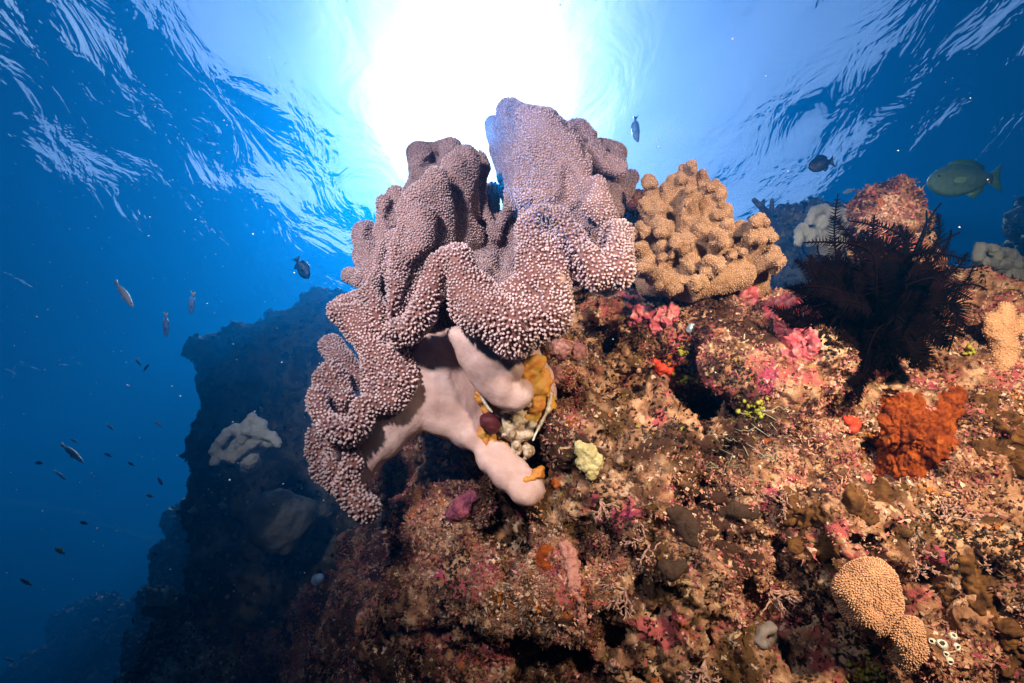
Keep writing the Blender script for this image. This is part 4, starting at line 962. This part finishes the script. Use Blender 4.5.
for (x, y, rr_, lb, sd) in [(278, 518, 30, 'rounded boulder coral in shade below the small wrinkled leather coral', 1), (292, 376, 12, 'small round boulder coral high on the far rock left of the big coral', 2)]:
    d = 1.85 if sd == 1 else 2.3; f = Field(.05); f.chain([(x, y, d, rr_), (x + rr_ * .35, y + rr_ * .1, d + .02, rr_ * .9)])
    o, v, q = solid('boulder_coral', f, .014, M['far_reef'], None, origin=W(x, y + rr_, d), sub=True, rough=lambda v: .018 * fbm(v, .12, 3, 7 + sd) + .006 * (.5 - worley(v, .02, 3))); tag(o, lb, 'coral')

# ------------------------------------------------------------------ fish
def fish(kind, x, y, d, length, ang, hgt, mats, label, group=None, cat='fish', bendy=0, yaw=12):
    """side-on fish; ang = heading in the picture (0 = right, 90 = up); mats body, tail, fins"""
    L = length * d / F; t = empty(kind, W(x, y, d), label, cat, group)
    ca, sa = math.cos(R(ang)), math.sin(R(ang)); cyw, syw = math.cos(R(yaw)), math.sin(R(yaw))
    flip = -1 if ca < 0 else 1
    c0 = at(x, y, d)
    def tr(P):                   # fish axes: +x nose, y up the back, z thickness
        P = np.asarray(P, float) * L; bx_ = P[:, 0]; P = P.copy(); P[:, 1] += bendy * L * ((bx_ / L)**2)
        px = P[:, 0] * cyw - P[:, 2] * syw; pz = P[:, 0] * syw + P[:, 2] * cyw; py = P[:, 1] * flip
        return toworld(np.stack([px * ca - py * sa, px * sa + py * ca, pz], 1) + c0)
    xs = np.array([.5, .485, .44, .36, .24, .08, -.08, -.22, -.31, -.36]); hs_ = np.array([.04, .22, .48, .76, .96, 1.0, .84, .55, .34, .30]) * hgt / 2; N = 14; V = []
    for a, b in zip(xs, hs_):
        for j in range(N):
            q = 2 * math.pi * j / N; w = min(b * .55, .085); V.append((a, b * math.sin(q) - .01 * (a > .3), w * math.cos(q)))
    V += [(xs[0] + .006, 0, 0), (xs[-1], 0, 0)]; f = [(i * N + j, i * N + (j + 1) % N, (i + 1) * N + (j + 1) % N) for i in range(len(xs) - 1) for j in range(N)] + [(i * N + j, (i + 1) * N + (j + 1) % N, (i + 1) * N + j) for i in range(len(xs) - 1) for j in range(N)]
    n = len(xs) * N; f += [(n, (j + 1) % N, j) for j in range(N)] + [(n + 1, (len(xs) - 1) * N + j, (len(xs) - 1) * N + (j + 1) % N) for j in range(N)]
    meshobj('body', tr(V), np.array(f), mats[0], t)
    def fin(name, out, mat, th=.008):
        m = len(out); V = [(a, b, th) for a, b in out] + [(a, b, -th) for a, b in out]; c = np.mean(out, axis=0); V += [(c[0], c[1], th), (c[0], c[1], -th)]
        f = [(2 * m, i, (i + 1) % m) for i in range(m)] + [(2 * m + 1, m + (i + 1) % m, m + i) for i in range(m)]
        for i in range(m): k = (i + 1) % m; f += [(i, m + i, m + k), (i, m + k, k)]
        meshobj(name, tr(V), np.array(f), mat, t)
    h = hgt / 2
    fork = .06 if hgt < .33 else .025
    fin('tail_fin', [(-.33, h * .3), (-.42, h * .55), (-.5, h * .85), (-.5 + fork, h * .3), (-.5 + fork * 1.25, 0), (-.5 + fork, -h * .3), (-.5, -h * .85), (-.42, -h * .55), (-.33, -h * .3)], mats[1])
    fin('dorsal_fin', [(.25, h * .85), (.16, h * 1.18), (0, h * 1.28), (-.15, h * 1.12), (-.27, h * .75), (-.26, h * .4), (0, h * .85)], mats[2])
    fin('anal_fin', [(-.02, -h * .85), (-.12, -h * 1.15), (-.25, -h * .75), (-.26, -h * .4), (-.12, -h * .6)], mats[2])
    if length > 15:
        for s_ in (1, -1):
            c = np.array((.37, h * .22, s_ * min(h * .34, .07))); a = np.linspace(0, 2 * math.pi, 8, endpoint=False)
            V = [c + (0, 0, s_ * .018)] + [c + np.array((math.cos(q) * .022, math.sin(q) * .022, 0)) for q in a]
            meshobj('eye', tr(V), np.array([(0, i + 1, (i + 1) % 8 + 1) for i in range(8)]), M['f_eye'], t)
            zb = s_ * .086
            V = [(.2, -.02, zb * .9), (.13, .03, zb * 1.25), (.04, .0, zb * 1.5), (.06, -.07, zb * 1.4), (.15, -.07, zb)]
            meshobj('pectoral_fin', tr(V + [(.12, -.03, zb * 1.28)]), np.array([(5, i, (i + 1) % 5) for i in range(5)]), mats[2], t)
by = (M['f_blue'], M['f_yellow'], M['f_blue']); py_ = (M['f_pale'], M['f_yellow'], M['f_pale']); dk = (M['f_dark'],) * 3; pr = (M['f_parrot'], M['f_green'], M['f_green']); pl = (M['f_pale'],) * 3; yl = (M['f_yellow'], M['f_blue'], M['f_yellow'])
fish('parrotfish', 964, 180, 1.5, 66, 180, .5, pr, 'large dull green parrotfish cruising at the upper right', yaw=10)
fish('damselfish', 821, 164, 1.7, 24, 190, .62, dk, 'black oval damselfish in open water above the pale folded leather coral')
fish('damselfish', 302, 268, 1.7, 24, -62, .5, dk, 'black damselfish hovering over the far rock left of the big coral')
fish('wrasse', 635, 129, 1.5, 26, -82, .28, (M['f_blue'], M['f_dark'], M['f_blue']), 'slim slate blue fish diving beside the top of the big coral', bendy=.35)
fish('wrasse', 849, 191, 2.2, 11, 200, .36, pl, 'tiny pale fish under the black oval damselfish')
LG = 'slender reef fish in the open water at left'
for x, y, d, ln, an, hg, mt, lb in [(124, 294, 2.2, 30, -61, .26, py_, 'pale slender fish with yellow tail tip, highest of those at left'), (192, 303, 2.3, 24, -104, .3, by, 'blue fish with orange-yellow tail, nearest the far rock at left'), (166, 325, 2.2, 26, -98, .26, by, 'dark blue slender fish with yellow tail between two higher fish'),
        (72, 453, 2.2, 28, -48, .24, py_, 'silvery slender fish with yellow tail, lowest large one at left'), (60, 475, 2.8, 14, -48, .22, pl, 'small silvery fish just below the yellow tailed silvery one'), (39, 463, 3, 10, 180, .4, dk, 'small dark oval fish near the left edge at mid height'),
        (84, 523, 3, 10, 175, .38, dk, 'small dark fish over the dim water, middle of the lower left'), (60, 551, 2.4, 13, 160, .45, yl, 'bright yellow fish in the dim lower left water'), (26, 582, 2.4, 16, 160, .3, (M['f_blue'], M['f_blue'], M['f_yellow']), 'blue fish with yellow fins near the lower left edge'), (160, 481, 2.8, 10, -70, .4, by, 'little yellow tailed fish beside the edge of the far rock'),
        (150, 496, 3, 9, 170, .4, yl, 'little yellow fish just under the one beside the far rock edge'), (146, 368, 3, 9, 60, .3, dk, 'tiny dark fish below the three yellow tailed fish'), (138, 362, 3, 9, -60, .3, by, 'tiny blue fish left of the tiny dark one'), (110, 427, 3, 9, -45, .3, by, 'tiny blue fish above the silvery yellow tailed fish'), (158, 424, 3, 9, -45, .3, pl, 'tiny pale fish by the middle of the far rock edge'),
        (74, 441, 3.2, 8, -30, .3, pl, 'tiny pale fish right above the silvery yellow tailed fish'), (108, 455, 3.2, 10, 160, .3, (M['f_blue'],) * 3, 'tiny blue fish right of the silvery yellow tailed fish'), (155, 554, 3.4, 8, 170, .4, dk, 'tiny dark fish close to the lower rock slope'), (133, 621, 3.2, 7, 100, .4, dk, 'tiny dark fish left of the crown of stubby tubes'), (10, 660, 2.6, 14, 170, .22, pl, 'thin pale fish in the bottom left corner'), (131, 464, 3.2, 8, 160, .35, dk, 'tiny dark fish right of the tiny blue one')]:
    fish('reef_fish', x, y, d * .5, ln, an, hg * .78, mt, lb, LG)

# ------------------------------------------------------------------ drifting specks
m = MB(); rg = np.random.default_rng(12)
for i in range(520):
    x, y = (rg.uniform(0, 330), rg.uniform(80, 640)) if i < 300 else (rg.uniform(0, 1024), rg.uniform(0, 500)); d = rg.uniform(.7, 2.6); p = W(x, y, d)
    r = abs(rg.normal(0, .55)) * .0012 * d + .0005; m.add(p + (OCT + rg.normal(0, .3, (6, 3))) * r, OF)
tag(m.build('drifting_specks', M['snow']), kind='stuff')
